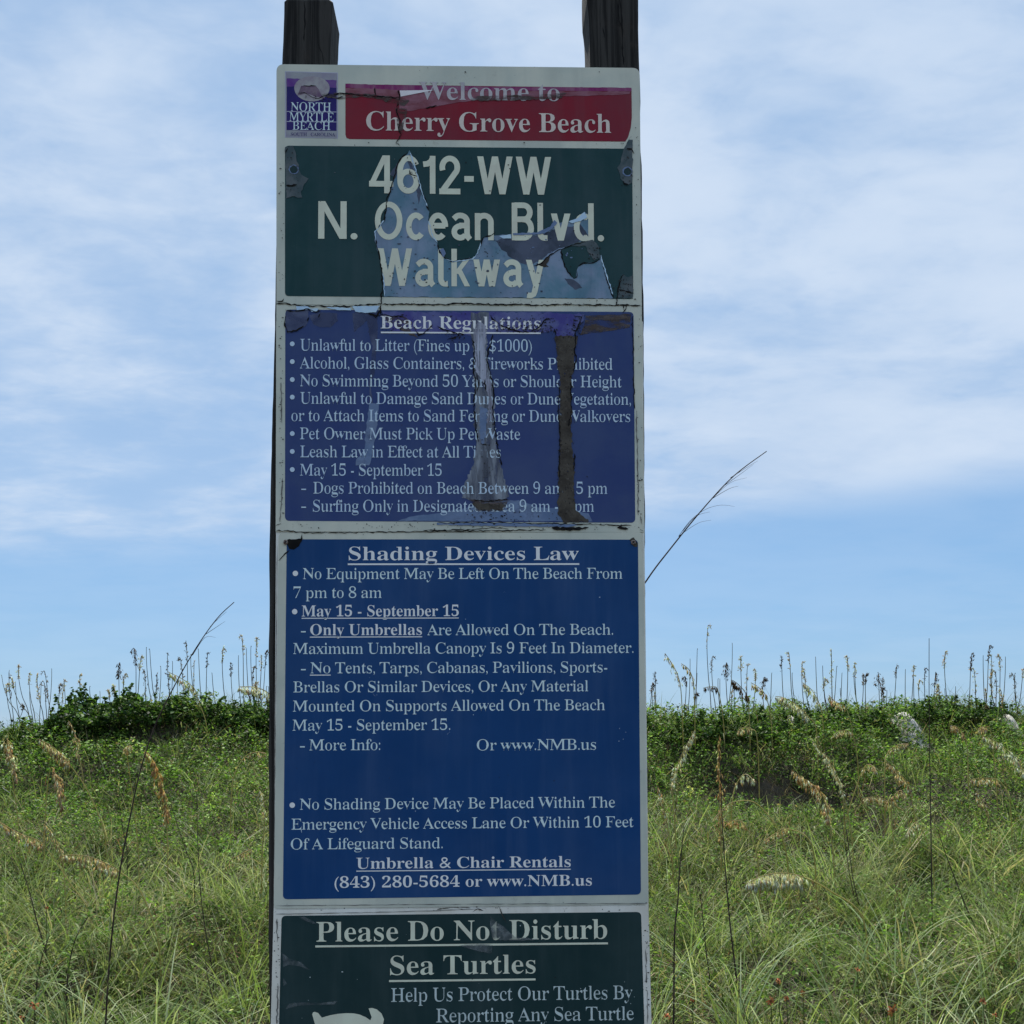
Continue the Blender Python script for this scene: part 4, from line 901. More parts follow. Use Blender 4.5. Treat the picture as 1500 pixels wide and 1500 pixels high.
# ---- shrubs along the crest
def shrub_mesh(seed, rx, ry, h, n, palette, weights, leaf=0.04):
    r = np.random.default_rng(seed)
    u = r.random(n)*2*np.pi; rad = np.sqrt(r.random(n))
    X = rad*np.cos(u)*rx; Y = rad*np.sin(u)*ry
    lump = 0.68+0.26*np.sin(X*5.1/rx+seed)*np.cos(Y*3.3/ry+seed*2)+0.22*np.sin(X*11/rx+seed*3)
    top = h*np.sqrt(np.clip(1-rad**2*0.9, 0, 1))*lump
    Z = top*(1-r.random(n)**2.2*0.95)
    # sprays that stick out of the top
    m = int(n*0.20); i = r.integers(0, n, 46); sx_ = X[i]; sy_ = Y[i]; st = top[i]
    j = r.integers(0, 46, m); t = r.random(m)
    hx = r.uniform(-0.07, 0.07, 46); hh_ = r.uniform(0.04, 0.24, 46)
    X2 = sx_[j]+hx[j]*t+r.normal(0, 0.010, m); Y2 = sy_[j]+r.normal(0, 0.012, m); Z2 = st[j]*0.92+hh_[j]*t
    P = np.concatenate([np.stack([X, Y, Z], 1), np.stack([X2, Y2, Z2], 1)])
    k = len(P)
    V, T, C = leaf_arrays(P, r.uniform(leaf*0.55, leaf*1.6, k), 0.5, tints(k, palette, weights), 0.72)
    fol = npmesh('foliage', V, T, C)
    # branches
    q = 40; a_ = r.random(q)*6.28; bb_ = np.stack([r.normal(0, rx*0.25, q), r.normal(0, ry*0.25, q), np.full(q, -0.06)], 1)
    V, T, C = blade_arrays(bb_, r.uniform(h*0.7, h*1.3, q), np.full(q, 0.012), a_, r.uniform(0.1, 0.9, q), r.uniform(-0.2, 0.6, q), np.tile((0.06, 0.045, 0.035), (q, 1)))
    return fol, npmesh('branches', V, T, C)
PAL_S = [(0.047, 0.100, 0.023), (0.081, 0.148, 0.035), (0.019, 0.041, 0.013), (0.189, 0.267, 0.084)]
sm = [shrub_mesh(s, rx, ry, h, n_, PAL_S, [3, 3, 2.5, 0.9]) for s, rx, ry, h, n_ in ((1, 0.95, 0.55, 0.42, 6500), (2, 0.8, 0.5, 0.30, 5200), (3, 1.2, 0.6, 0.26, 6500))]
for me_, _ in sm: me_.materials.append(M['leaf'])
for _, me_ in sm: me_.materials.append(M['straw'])
shr = [(-5, 1100, 13.2, 2, .75, 'low dark green shrub at the far left end of the dune crest'), (62, 1084, 13.1, 1, .9, 'dark green vine mound on the crest at the left, under thin leaning stalks'),
       (125, 1075, 13.0, 1, 1.0, 'leafy shrub mound between the leaning stalks and the tallest left bush'), (205, 1072, 12.9, 0, 1.12, 'tallest dark leafy bush on the left crest, crossed by a long bent stalk'),
       (275, 1072, 13.1, 1, 1.0, 'bright green shrub just right of the long bent stalk on the crest'), (345, 1072, 13.0, 1, 1.05, 'leafy shrub under the dense stand of stalks left of the sign'), (400, 1074, 13.1, 1, 1.0, 'leafy shrub half hidden by the left wooden post'),
       (965, 1076, 13.2, 1, .85, 'leafy shrub on the crest touching the right edge of the sign'), (1040, 1078, 12.6, 2, .95, 'dark green shrub spreading above the dark sandy hollow'), (1120, 1078, 12.9, 2, .9, 'leafy shrub below the bent seed plumes on the right crest'),
       (1240, 1070, 13.1, 0, .85, 'bushy shrub rising left of the pale sand bump on the crest'), (1400, 1076, 13.3, 2, .8, 'low shrub right of the pale sand bump'), (1490, 1072, 13.2, 1, .95, 'leafy shrub at the far right end of the crest')]
for px, py, d_, v_, s_, lab in shr:
    P = at_depth(px, py, d_); z = float(H(P[0], P[1]))
    t = empty('shrub', (P[0], P[1], z-0.02)); tag(t, lab, 'shrub', 'shrubs along the dune crest')
    t.rotation_euler.z = random.uniform(-0.5, 0.5); t.scale = (s_, s_, s_*0.92)
    for nm, me_ in (('foliage', sm[v_][0]), ('branches', sm[v_][1])):
        o = bpy.data.objects.new(nm, me_); COL.objects.link(o); o.parent = t

# ---- stalk / seed head builder
def tube(path, radii, sides=4):
    V, T = [], []
    P = [Vector(p) for p in path]
    for i, p in enumerate(P):
        dv = (P[min(i+1, len(P)-1)]-P[max(i-1, 0)]).normalized()
        a = dv.cross(Vector((0.13, 1, 0.07))).normalized(); b = dv.cross(a)
        for k in range(sides):
            an = k*math.tau/sides; V.append(p+(a*math.cos(an)+b*math.sin(an))*radii[i])
    for i in range(len(P)-1):
        for k in range(sides):
            q = (k+1) % sides; T += [(i*sides+k, i*sides+q, (i+1)*sides+q), (i*sides+k, (i+1)*sides+q, (i+1)*sides+k)]
    return np.array([tuple(v) for v in V]), np.array(T)
def smooth(path, n=6):
    P = [np.array(p, float) for p in path]; out = []
    for i in range(len(P)-1):
        p0 = P[max(i-1, 0)]; p1 = P[i]; p2 = P[i+1]; p3 = P[min(i+2, len(P)-1)]
        for k in range(n):
            t = k/n
            out.append(0.5*((2*p1)+(-p0+p2)*t+(2*p0-5*p1+4*p2-p3)*t*t+(-p0+3*p1-3*p2+p3)*t**3))
    out.append(P[-1]); return out
STRAW = [(0.766, 0.599, 0.399), (0.599, 0.433, 0.267), (0.800, 0.800, 0.632), (0.433, 0.283, 0.166)]
PALE = [(0.800, 0.800, 0.715), (0.800, 0.666, 0.465), (0.800, 0.800, 0.800), (0.599, 0.433, 0.299)]
ROSY = [(0.800, 0.616, 0.416), (0.666, 0.433, 0.267), (0.800, 0.800, 0.666), (0.465, 0.283, 0.166)]
ORANGE = [(0.728, 0.481, 0.247), (0.572, 0.351, 0.169), (0.800, 0.650, 0.390), (0.390, 0.221, 0.104)]
BROWN2 = [(0.30, 0.21, 0.13), (0.22, 0.15, 0.09), (0.42, 0.32, 0.20), (0.14, 0.09, 0.05)]
BROWN = [(0.16, 0.10, 0.065), (0.11, 0.07, 0.045), (0.25, 0.17, 0.11), (0.07, 0.045, 0.03)]
def spikelets(path, n, size, spread, droop, pal, seed, rough=0.5):
    """flat oat-like spikelets hanging on short threads along the axis"""
    r = np.random.default_rng(seed); P = np.array(path)
    cum = np.concatenate([[0], np.cumsum(np.linalg.norm(np.diff(P, axis=0), axis=1))])
    m = max(6, int(n/2.6)); tb = (np.arange(m)+r.random(m))/m; bi = np.sort(r.integers(0, m, n)); t = np.clip(tb[bi], 0.01, 0.999)*cum[-1]
    c = np.stack([np.interp(t, cum, P[:, k]) for k in range(3)], 1)
    f = t/cum[-1]; env = np.sin(np.pi*np.clip(f*0.85+0.15, 0, 1))**0.6
    bd = r.normal(0, 1, (m, 3)); bd /= np.linalg.norm(bd, axis=1, keepdims=True)
    off = bd[bi]+r.normal(0, 0.22, (n, 3))
    off = off*spread*env[:, None]*r.uniform(0.15, 1.25, (n, 1)); off[:, 2] = off[:, 2]*rough-droop*env*r.uniform(0.1, 1.0, n)
    att = c+off
    dirv = off*0.4/np.maximum(spread, 1e-4)+np.array([0, 0, -1.0])*(0.35+droop*26)+r.normal(0, 0.30, (n, 3))
    tang = np.gradient(c, axis=0) if n > 2 else np.zeros_like(c)
    tn = np.linalg.norm(tang, axis=1, keepdims=True)+1e-9
    if droop < 0.02: dirv = tang/tn+r.normal(0, 0.3, (n, 3))
    dirv /= np.linalg.norm(dirv, axis=1, keepdims=True)
    sd = np.cross(dirv, r.normal(0, 1, (n, 3))); sd /= np.linalg.norm(sd, axis=1, keepdims=True)
    thk = np.cross(dirv, sd)
    s = (size*r.uniform(0.7, 1.25, n))[:, None]
    V = np.stack([att, att+dirv*s*0.42+sd*s*0.16, att+dirv*s, att+dirv*s*0.42-sd*s*0.16, att+dirv*s*0.42+thk*s*0.07, att+dirv*s*0.42-thk*s*0.07], 1)
    T = np.array([(0, 1, 4), (1, 2, 4), (2, 3, 4), (3, 0, 4), (0, 5, 1), (1, 5, 2), (2, 5, 3), (3, 5, 0)])
    Ti = (T[None]+np.arange(n)[:, None, None]*6).reshape(-1, 3)
    C = np.repeat(tints(n, pal, [3, 2, 2, 1], 0.2), 6, axis=0)
    # threads
    W_ = np.stack([c, att, att+np.array([0.0014, 0, 0.0014]), c+np.array([0.0014, 0, 0.0014])], 1)
    T2 = (np.array([(0, 1, 2), (0, 2, 3)])[None]+np.arange(n)[:, None, None]*4).reshape(-1, 3)
    return cat((V.reshape(-1, 3), Ti, C), (W_.reshape(-1, 3), T2, np.repeat(tints(n, [pal[1]], [1]), 4, axis=0)))
def stalk(name, cat_, pts, dist, head=None, r0=0.003, label=None, group=None, stem_tint=(0.20, 0.17, 0.09), stem_mat=None, pal=STRAW, size=0.022, spread=0.018, droop=0.02, n=60, bow=0.0, ground=True, extra=None):
    """a stalk following picture points (base first) at one distance; head = index where the seed head starts"""
    seed = random.randrange(10**6)
    W3 = []
    for i, (px, py) in enumerate(pts):
        dd_ = dist+bow*math.sin(i/(len(pts)-1)*math.pi) if len(pts) > 1 else dist
        W3.append(at_depth(px, py, dd_))
    b = W3[0].copy(); gz = float(H(b[0], b[1]))
    if ground:
        if b[2] > gz+0.02:
            W3.insert(0, np.array([b[0]-(W3[1][0]-b[0])*0.15, b[1], gz-0.03])); head = head+1 if head is not None else None
        else: W3[0][2] = gz-0.03 if b[2] > gz-0.6 else b[2]
    base = W3[0]
    t = empty(name, tuple(base)); tag(t, label, cat_, group)
    sp = smooth(W3, 5)
    k = len(sp); rr = [r0*(1-0.6*i/(k-1)) for i in range(k)]
    V, T = tube(sp, rr, 4)
    me_ = npmesh('stem', V-base, T, np.tile(stem_tint, (len(V), 1)))
    o = bpy.data.objects.new('stem', me_); me_.materials.append(stem_mat or M['straw']); COL.objects.link(o); o.parent = t
    if head is not None:
        hp = sp[head*5:]
        V, T, C = spikelets(hp, n, size, spread, droop, pal, seed)
        tv, tt = tube(hp, [r0*0.62]*len(hp), 3); V, T, C = cat((V, T, C), (tv, tt, np.tile(pal[1], (len(tv), 1))))
        me_ = npmesh('seed_head', V-base, T, C); me_.materials.append(M['straw'])
        o = bpy.data.objects.new('seed_head', me_); COL.objects.link(o); o.parent = t
    if extra:
        V, T = [], []
        for e in extra:
            tv, tt = tube(smooth([at_depth(px, py, dist) for px, py in e], 4), np.linspace(r0*0.35, r0*0.1, (len(e)-1)*4+1), 3)
            T.append(tt+sum(len(q) for q in V)); V.append(tv)
        V = np.concatenate(V); T = np.concatenate(T)
        me_ = npmesh('side_shoots', V-base, T, np.tile(stem_tint, (len(V), 1))); me_.materials.append(stem_mat or M['straw'])
        o = bpy.data.objects.new('side_shoots', me_); COL.objects.link(o); o.parent = t
    return t

SO = 'sea_oat'
# crest stalks, left then right: (tip x, tip y, lean of base in px, kind)
crest = [(3, 988, 26, 'b'), (18, 994, 32, 'n'), (26, 974, 22, 'n'), (42, 985, 14, 'n'), (54, 987, 5, 'n'), (60, 1000, 3, 'b'), (66, 996, -2, 'n'), (76, 979, 1, 'b'), (87, 1001, -6, 'n'), (93, 995, -4, 'n'), (116, 987, 30, 'n'),
         (174, 970, 1, 'd'), (181, 985, 4, 'n'), (160, 1010, 2, 'n'), (199, 948, -2, 'd'), (205, 960, -3, 'n'), (214, 948, 6, 'b'), (220, 950, 8, 'b'), (245, 957, 4, 'n'), (236, 975, 1, 'b'), (266, 962, 4, 'n'), (274, 940, 0, 'n'), (279, 958, 3, 'b'), (284, 968, 0, 'n'), (291, 950, 2, 'b'),
         (303, 955, -7, 'n'), (325, 948, 3, 'n'), (338, 972, 3, 'n'), (349, 960, 1, 'b'), (356, 930, 0, 'n'), (361, 950, 3, 'b'), (367, 946, 0, 'b'), (375, 934, 1, 'n'), (383, 960, -3, 'n'), (389, 952, -3, 'n'), (370, 975, 2, 'n'), (253, 968, 4, 'b'), (230, 990, 1, 'b'), (311, 985, 2, 'b'),
         (1021, 950, 0, 'b'), (1035, 915, 1, 'n'), (1042, 960, 2, 'n'), (1063, 970, 2, 'd'), (1073, 942, 0, 'b'), (1085, 962, 1, 'n'), (1094, 971, 0, 'n'), (1107, 979, -2, 'n'), (1117, 990, 6, 'd'), (1011, 965, 1, 'b'), (1145, 962, 0, 'n'), (1157, 954, 3, 'n'), (1174, 968, 5, 'n'),
         (1195, 962, 14, 'b'), (1218, 952, -1, 'w'), (1242, 960, -3, 'n'), (1233, 985, 0, 'b'), (1252, 970, 0, 'n'), (1265, 988, -2, 'n'), (1287, 984, 3, 'd'), (1293, 993, 2, 'n'), (1313, 974, -5, 'n'), (1326, 980, -2, 'b'), (1338, 974, -4, 'n'), (1354, 977, -4, 'n'), (1345, 995, 2, 'n'), (1370, 984, -5, 'd'),
         (1383, 953, 2, 'n'), (1375, 1003, 1, 'n'), (1384, 1008, 3, 'b'), (1393, 1034, 0, 'k'), (1400, 1005, -3, 'b'), (1422, 957, -6, 'n'), (1428, 977, 1, 'n'), (1440, 960, 2, 'b'), (1448, 944, -2, 'n'), (1453, 958, 0, 'n'), (1465, 958, -3, 'n'), (1473, 962, -2, 'b'), (1498, 978, -10, 'n'), (1486, 985, 5, 'b'), (1160, 985, 2, 'b'), (1205, 975, 3, 'b'), (1225, 975, 0, 'b'), (1130, 985, 4, 'b'), (960, 985, 2, 'n'), (955, 1000, -1, 'b')]
for i in range(34):
    crest.append((random.choice([random.uniform(5, 395), random.uniform(950, 1500), random.uniform(950, 1500)]), random.uniform(978, 1036), random.uniform(-12, 16), 'n'))
for i in range(26):
    crest.append((random.choice([random.uniform(20, 395), random.uniform(950, 1500)]), random.uniform(985, 1030), random.uniform(-5, 8), 'b'))
info = {'n': ('slender narrow headed sea oat {}', 'narrow headed sea oats {}'),
        'b': ('thin bare stalk {}', 'bare stalks {}'),
        'd': ('{}', None),
        'w': ('tall pale sea oat standing upright on the crest right of the bent plumes', None), 'k': ('short stalk with a dark rounded tuft right of the pale sand bump', None)}
DL = {174: 'sea oat with dense dark head, the shorter of two above the tallest left bush', 199: 'sea oat with dense dark head, the taller of two above the tallest left bush',
      1063: 'sea oat with dense dark head, first one right of the sign', 1117: 'sea oat with short dense dark head beside the nodding tan head',
      1287: 'sea oat with small dense dark head, before the pale sand bump', 1370: 'sea oat with dense head just right of the straight dead stalk top'}
for tx, ty, lean, kd in crest:
    side = ('on the low far left end of the dune crest' if tx < 130 else 'on the crest above the tallest left bush' if tx < 262 else 'on the crest between the long bent stalk and left post' if tx < 600 else
            'on the crest between the sign and the fat pale plume' if tx < 1130 else 'on the crest around the tall pale sea oat' if tx < 1350 else 'on the crest right of the pale sand bump')
    if kd == 'd': side = DL[tx]
    dist = random.uniform(13.0, 14.2); by = 1066
    lean += random.uniform(-11, 11)*(1 if kd == 'b' else 0.6)
    nod = random.choice([-1, 1, 1])*random.uniform(0, 7) if kd in 'nd' else random.uniform(-2, 2)
    mx, my = tx+lean*0.35, (ty+by)/2
    pts = [(tx+lean, by), (tx+lean*0.75, ty+(by-ty)*0.7), (mx, my), (tx+lean*0.08, ty+(by-ty)*0.22), (tx+nod*0.35, ty+2), (tx+nod, ty+abs(nod)*0.9)]
    lab, grp = info[kd]; lab = lab.format(side)
    kw = dict(n={'head': random.choice([2, 3, 3]), 'n': random.randint(30, 60), 'pal': random.choice([BROWN, STRAW, BROWN2, STRAW]), 'size': 0.034, 'spread': random.uniform(0.014, 0.030), 'droop': 0.012}, b={}, d={'head': 3, 'n': 60, 'pal': BROWN, 'size': 0.038, 'spread': 0.042, 'droop': 0.02},
              w={'head': 2, 'n': 60, 'pal': PALE, 'size': 0.032, 'spread': 0.025, 'droop': 0.004}, k={'head': 2, 'n': 130, 'pal': BROWN, 'size': 0.05, 'spread': 0.085, 'droop': 0.02})[kd]
    stalk(SO if kd != 'b' else 'bare_stalk', 'sea oat' if kd != 'b' else 'stalk', pts, dist, r0=0.0062 if kd != 'w' else 0.0075, label=lab, group=grp.format(side) if grp else None, stem_tint=random.choice([(0.13, 0.10, 0.07), (0.20, 0.17, 0.10), (0.15, 0.14, 0.07)]), **kw)
# bent plumes on the crest and slope: path base -> tip, head index, distance, palette, size factor, count, label
PL = [
 ([(302, 1060), (292, 1030), (284, 1008), (266, 994), (246, 984)], 1, 12.2, PALE, 1.2, 60, 'pale drooping plume bending left above the crest behind the long stalk'),
 ([(420, 1200), (412, 1100), (404, 1040), (396, 1018), (376, 1007), (350, 1006)], 3, 6.5, PALE, 0.95, 60, 'large pale seed plume reaching out from behind the left post at crest height'),
 ([(122, 1140), (116, 1110), (112, 1082), (104, 1062), (100, 1056)], 1, 11, STRAW, 1.0, 60, 'brownish drooping seed head on the left crest slope below the leaning stalks'),
 ([(152, 1215), (128, 1158), (102, 1120), (80, 1096), (57, 1083)], 2, 8.5, STRAW, 1.2, 90, 'tan plume arching up left with a yellow green stem, upper left slope'),
 ([(64, 1290), (66, 1210), (70, 1150), (76, 1124), (86, 1150), (90, 1182)], 3, 8.0, ROSY, 1.2, 90, 'rosy plume hanging straight down, centre of the left slope'),
 ([(30, 1290), (26, 1200), (14, 1110), (10, 1082), (16, 1100), (24, 1142)], 2, 8.5, ROSY, 1.25, 90, 'rusty plume hanging at the far left picture edge below the crest'),
 ([(205, 1340), (202, 1240), (192, 1150), (186, 1100), (192, 1092)], 3, 7.0, STRAW, 0.8, 40, 'thin straw plume just left of the long bent stalk'),
 ([(246, 1300), (244, 1200), (236, 1150), (222, 1112), (212, 1100)], 1, 7.2, ORANGE, 1.15, 130, 'long orange brown plume right of the long bent stalk'),
 ([(130, 1335), (100, 1290), (62, 1236), (30, 1222), (0, 1205)], 2, 6.4, ROSY, 0.9, 60, 'faded plume leaning in from the left edge at mid slope'),
 ([(96, 1320), (92, 1262), (84, 1236), (72, 1216), (64, 1208)], 1, 6.5, STRAW, 0.85, 60, 'short straw plume above the horizontal plume on the left slope'),
 ([(232, 1380), (206, 1306), (174, 1276), (140, 1258), (110, 1252), (92, 1254)], 2, 5.8, STRAW, 1.0, 100, 'horizontal drooping plume across the middle of the left slope'),
 ([(312, 1330), (332, 1268), (352, 1252), (368, 1244)], 1, 7.0, STRAW, 0.8, 30, 'small straw plume slanting up towards the left post'),
 ([(384, 1250), (388, 1200), (386, 1170), (380, 1158)], 1, 7.0, PALE, 0.8, 40, 'pale little plume beside the left post'),
 ([(340, 1150), (356, 1112), (374, 1102), (390, 1104)], 1, 9.0, STRAW, 0.9, 26, 'tan arch of seeds touching the left post below the crest shrubs'),
 ([(990, 1230), (985, 1150), (992, 1122), (1004, 1096), (1018, 1070)], 1, 8.2, PALE, 1.15, 70, 'bright plume leaning right, left of the dark hollow'),
 ([(1056, 1230), (1054, 1170), (1053, 1120), (1054, 1078)], 0, 7.6, ORANGE, 1.0, 110, 'rust brown upright plume in front of the dark hollow'),
 ([(1072, 1180), (1078, 1150), (1092, 1134), (1106, 1146)], 1, 9.0, PALE, 1.0, 26, 'small pale curl of seeds inside the dark hollow'),
 ([(1000, 1060), (996, 1000), (984, 972), (974, 957)], 1, 12, STRAW, 1.0, 34, 'drooping sea oat on the crest nearest the right edge of the sign'),
 ([(1018, 1060), (1016, 1005), (1010, 982), (998, 972)], 1, 12, STRAW, 1.0, 34, 'second drooping sea oat right of the sign, nodding left'),
 ([(1060, 1060), (1052, 1012), (1042, 1006), (1030, 1008)], 1, 12, BROWN, 1.0, 30, 'small nodding brown seed head left of the dense dark heads'),
 ([(1098, 1056), (1094, 1020), (1082, 1003), (1072, 996)], 1, 12, BROWN, 1.3, 50, 'dark drooping head on the crest under the bare tall stalk'),
 ([(1130, 1060), (1122, 1020), (1110, 1006), (1100, 1000)], 1, 12, STRAW, 1.1, 44, 'nodding tan seed head between the two dense dark heads'),
 ([(1196, 1070), (1184, 1050), (1166, 1032), (1148, 1022), (1136, 1020)], 1, 11.5, PALE, 1.35, 90, 'fat pale plume lying along the crest line, left of the twin arching plumes'),
 ([(1206, 1066), (1202, 1036), (1190, 1012), (1176, 1000)], 1, 12, PALE, 1.1, 70, 'pale arching plume rising beside the fat pale plume'),
 ([(1248, 1066), (1238, 1036), (1224, 1028), (1214, 1018)], 1, 12, ROSY, 1.1, 50, 'pinkish plume at the foot of the tall pale sea oat'),
 ([(1248, 1230), (1236, 1165), (1222, 1130), (1206, 1106), (1190, 1085)], 1, 7.8, PALE, 0.75, 80, 'long slender pale plume leaning left, upper of the pair right of the hollow'),
 ([(1236, 1180), (1230, 1146), (1218, 1116), (1206, 1102)], 0, 8.4, STRAW, 0.8, 60, 'slender plume parallel to and right of the long pale plume'),
 ([(1222, 1270), (1214, 1200), (1202, 1160), (1184, 1146), (1160, 1128)], 1, 7.4, ROSY, 1.15, 120, 'pink tinged plume stepping down below the slender pair'),
 ([(1345, 1230), (1332, 1156), (1316, 1132), (1298, 1116)], 1, 8.0, STRAW, 1.0, 70, 'straw plume curving down right in the middle of the right slope'),
 ([(1296, 1130), (1300, 1104), (1314, 1092), (1330, 1090)], 1, 9, STRAW, 0.8, 40, 'thin brown arch of seeds below the pale sand bump'),
 ([(1330, 1200), (1310, 1180), (1286, 1168), (1262, 1170)], 1, 8, STRAW, 0.95, 60, 'flat tan arching plume on the right slope'),
 ([(1256, 1110), (1248, 1076), (1232, 1070), (1220, 1078)], 1, 11, STRAW, 1.0, 40, 'small curled seed head below the bushy crest shrub'),
 ([(1110, 1090), (1100, 1068), (1088, 1066), (1080, 1072)], 1, 11, STRAW, 1.0, 30, 'little tan arc of seeds on the right crest shrubs'),
 ([(1520, 1200), (1502, 1134), (1484, 1108), (1464, 1090), (1440, 1078)], 1, 8.5, PALE, 1.15, 90, 'bright plume at the right picture edge below the crest'),
 ([(1418, 1120), (1414, 1080), (1400, 1064), (1392, 1066)], 1, 10, ROSY, 1.0, 50, 'faded curl of seeds under the dark rounded tuft'),
 ([(1460, 1160), (1452, 1076), (1444, 1064), (1432, 1068)], 2, 10, STRAW, 1.0, 30, 'straw seed curl on the right crest slope'),
 ([(1480, 1180), (1466, 1146), (1444, 1140), (1422, 1142)], 1, 8.5, STRAW, 1.0, 50, 'horizontal straw plume near the right picture edge'),
 ([(1452, 1230), (1446, 1192), (1438, 1172), (1430, 1160)], 1, 8, STRAW, 0.9, 36, 'yellowish hanging plume below the horizontal one at the right'),
 ([(1264, 1345), (1216, 1305), (1180, 1286), (1150, 1279), (1120, 1282), (1094, 1294)], 2, 5.4, PALE, 1.35, 150, 'big bright drooping plume arching left over the right foreground'),
 ([(1150, 1240), (1112, 1180), (1078, 1174), (1058, 1186), (1044, 1202)], 2, 7, STRAW, 0.55, 40, 'thin olive arch bending left in front of the hollow'),
 ([(1110, 1260), (1092, 1210), (1074, 1202), (1058, 1205)], 1, 7, ORANGE, 0.85, 40, 'short orange tan plume above the tall dead stalks'),
 ([(1190, 1240), (1154, 1214), (1134, 1222), (1120, 1232)], 1, 7, ROSY, 0.7, 34, 'small rosy plume left of the green leafy patch'),
 ([(1366, 1260), (1346, 1208), (1336, 1210), (1328, 1222)], 1, 7, PALE, 0.8, 26, 'white tipped curl right of centre on the right slope'),
 ([(985, 1260), (976, 1200), (968, 1170), (962, 1150)], 1, 7.5, ROSY, 0.9, 40, 'faded rosy plume close to the right edge of the sign'),
 ([(1310, 1250), (1306, 1180), (1318, 1158), (1328, 1168)], 1, 8, STRAW, 0.9, 40, 'tan curl just below the straw plume of the right slope'),
 ([(1240, 1200), (1262, 1132), (1274, 1120), (1284, 1130)], 1, 9, STRAW, 0.9, 40, 'olive tan curl between the slender pair and the thin arch'),
]
for pts, hd, dist, pal, sf, n_, lab in PL:
    k = 0.038*sf*(dist/8)**0.35
    stalk(SO, 'sea oat', pts, dist, head=hd, r0=0.0048*(dist/7)**0.5, label=lab, stem_tint=(0.42, 0.36, 0.15), pal=pal, size=k, spread=0.027*sf*(dist/8)**0.3, droop=0.044*sf*(dist/8)**0.3, n=int(n_*1.45), bow=0.12)
# dark dead stalks
DS = [
 ([(152, 1560), (158, 1440), (166, 1350), (177, 1268), (190, 1200), (204, 1135), (226, 1066), (258, 1000), (288, 948), (318, 906), (343, 882)], 4.3, 0.0066, 'longest bent stalk, rising from the left foreground high above the crest', [[(300, 930), (318, 918), (330, 910)], [(308, 918), (318, 908), (332, 896)], [(282, 960), (300, 934), (316, 934)]]),
 ([(985, 1560), (987, 1480), (988, 1370), (993, 1320), (996, 1270), (1002, 1211)], 4.6, 0.0075, 'thick dead stalk with a pale broken tip, nearest the right edge of the sign', [[(1001, 1216), (1008, 1222), (1013, 1232)], [(989, 1460), (993, 1475), (993, 1500)]]),
 ([(1086, 1480), (1076, 1410), (1068, 1340), (1063, 1280), (1058, 1200), (1054, 1100)], 5.2, 0.0070, 'tall dead stalk running up in front of the rust brown plume', None),
 ([(1366, 1385), (1365, 1320), (1364, 1240), (1362, 1120), (1361, 1020), (1361, 935)], 6.2, 0.0068, 'straight dead stalk on the right reaching above the crest', None),
 ([(1439, 1378), (1418, 1335), (1400, 1290), (1385, 1250), (1374, 1218)], 6.3, 0.0080, 'slanting dead stalk right of the straight one', None),
 ([(1259, 1330), (1250, 1290), (1243, 1240), (1236, 1190)], 6.9, 0.0070, 'right one of two close dead stalks below the pink tinged plume', None),
 ([(1252, 1320), (1243, 1272), (1236, 1220), (1230, 1180)], 7.0, 0.0060, 'left one of two close dead stalks below the pink tinged plume', None),
 ([(1040, 1440), (1034, 1390), (1029, 1340), (1026, 1310)], 5.2, 0.0060, 'short dead stalk left of the tall dead stalk', None),
 ([(1126, 1345), (1124, 1325), (1122, 1300)], 6.0, 0.0055, 'little dark stub under the big bright plume', None),
 ([(284, 1280), (274, 1250), (262, 1215), (250, 1178)], 7.0, 0.0065, 'slanting dead stalk below the crest, left of the sign', None),
 ([(312, 1430), (302, 1370), (294, 1310), (290, 1240), (288, 1160)], 5.6, 0.0060, 'dead stalk rising midway between the long bent stalk and the sign', None),
 ([(68, 1400), (54, 1350), (44, 1310), (30, 1265)], 5.7, 0.0085, 'dark bent stalk low at the left picture edge', None),
 ([(186, 1250), (180, 1215), (173, 1168)], 7.2, 0.0060, 'thin dark stalk just left of the long bent stalk', None),
 ([(322, 1500), (306, 1440), (300, 1400)], 5.0, 0.0050, 'short dark stalk low down between the grass and the left post', None),
]
for pts, dist, r_, lab, ex_ in DS:
    stalk('dead_stalk', 'stalk', pts, dist, r0=r_*0.62, label=lab, stem_mat=M['deadstem'], stem_tint=(0.03, 0.02, 0.02), ground=(pts[0][1] < 1500), extra=ex_)
stalk('dead_stalk', 'stalk', [(800, 1500), (850, 1150), (900, 930), (946, 852), (985, 800), (1030, 745), (1075, 697), (1123, 661)], 3.4, r0=0.0034, label='tall curved stalk with feathery side wisps, leaning out right from behind the sign', stem_tint=(0.05, 0.04, 0.05), stem_mat=M['deadstem'],
      ground=False, extra=[[(994, 786), (1012, 762), (1034, 746), (1056, 740), (1076, 742)], [(994, 786), (1010, 774), (1026, 765), (1042, 762)], [(1030, 745), (1052, 722), (1072, 706), (1094, 700)], [(1044, 730), (1068, 716), (1082, 712)], [(1060, 712), (1084, 695), (1104, 680)], [(1070, 700), (1092, 686), (1110, 675)], [(1000, 778), (1020, 756), (1040, 750)]])

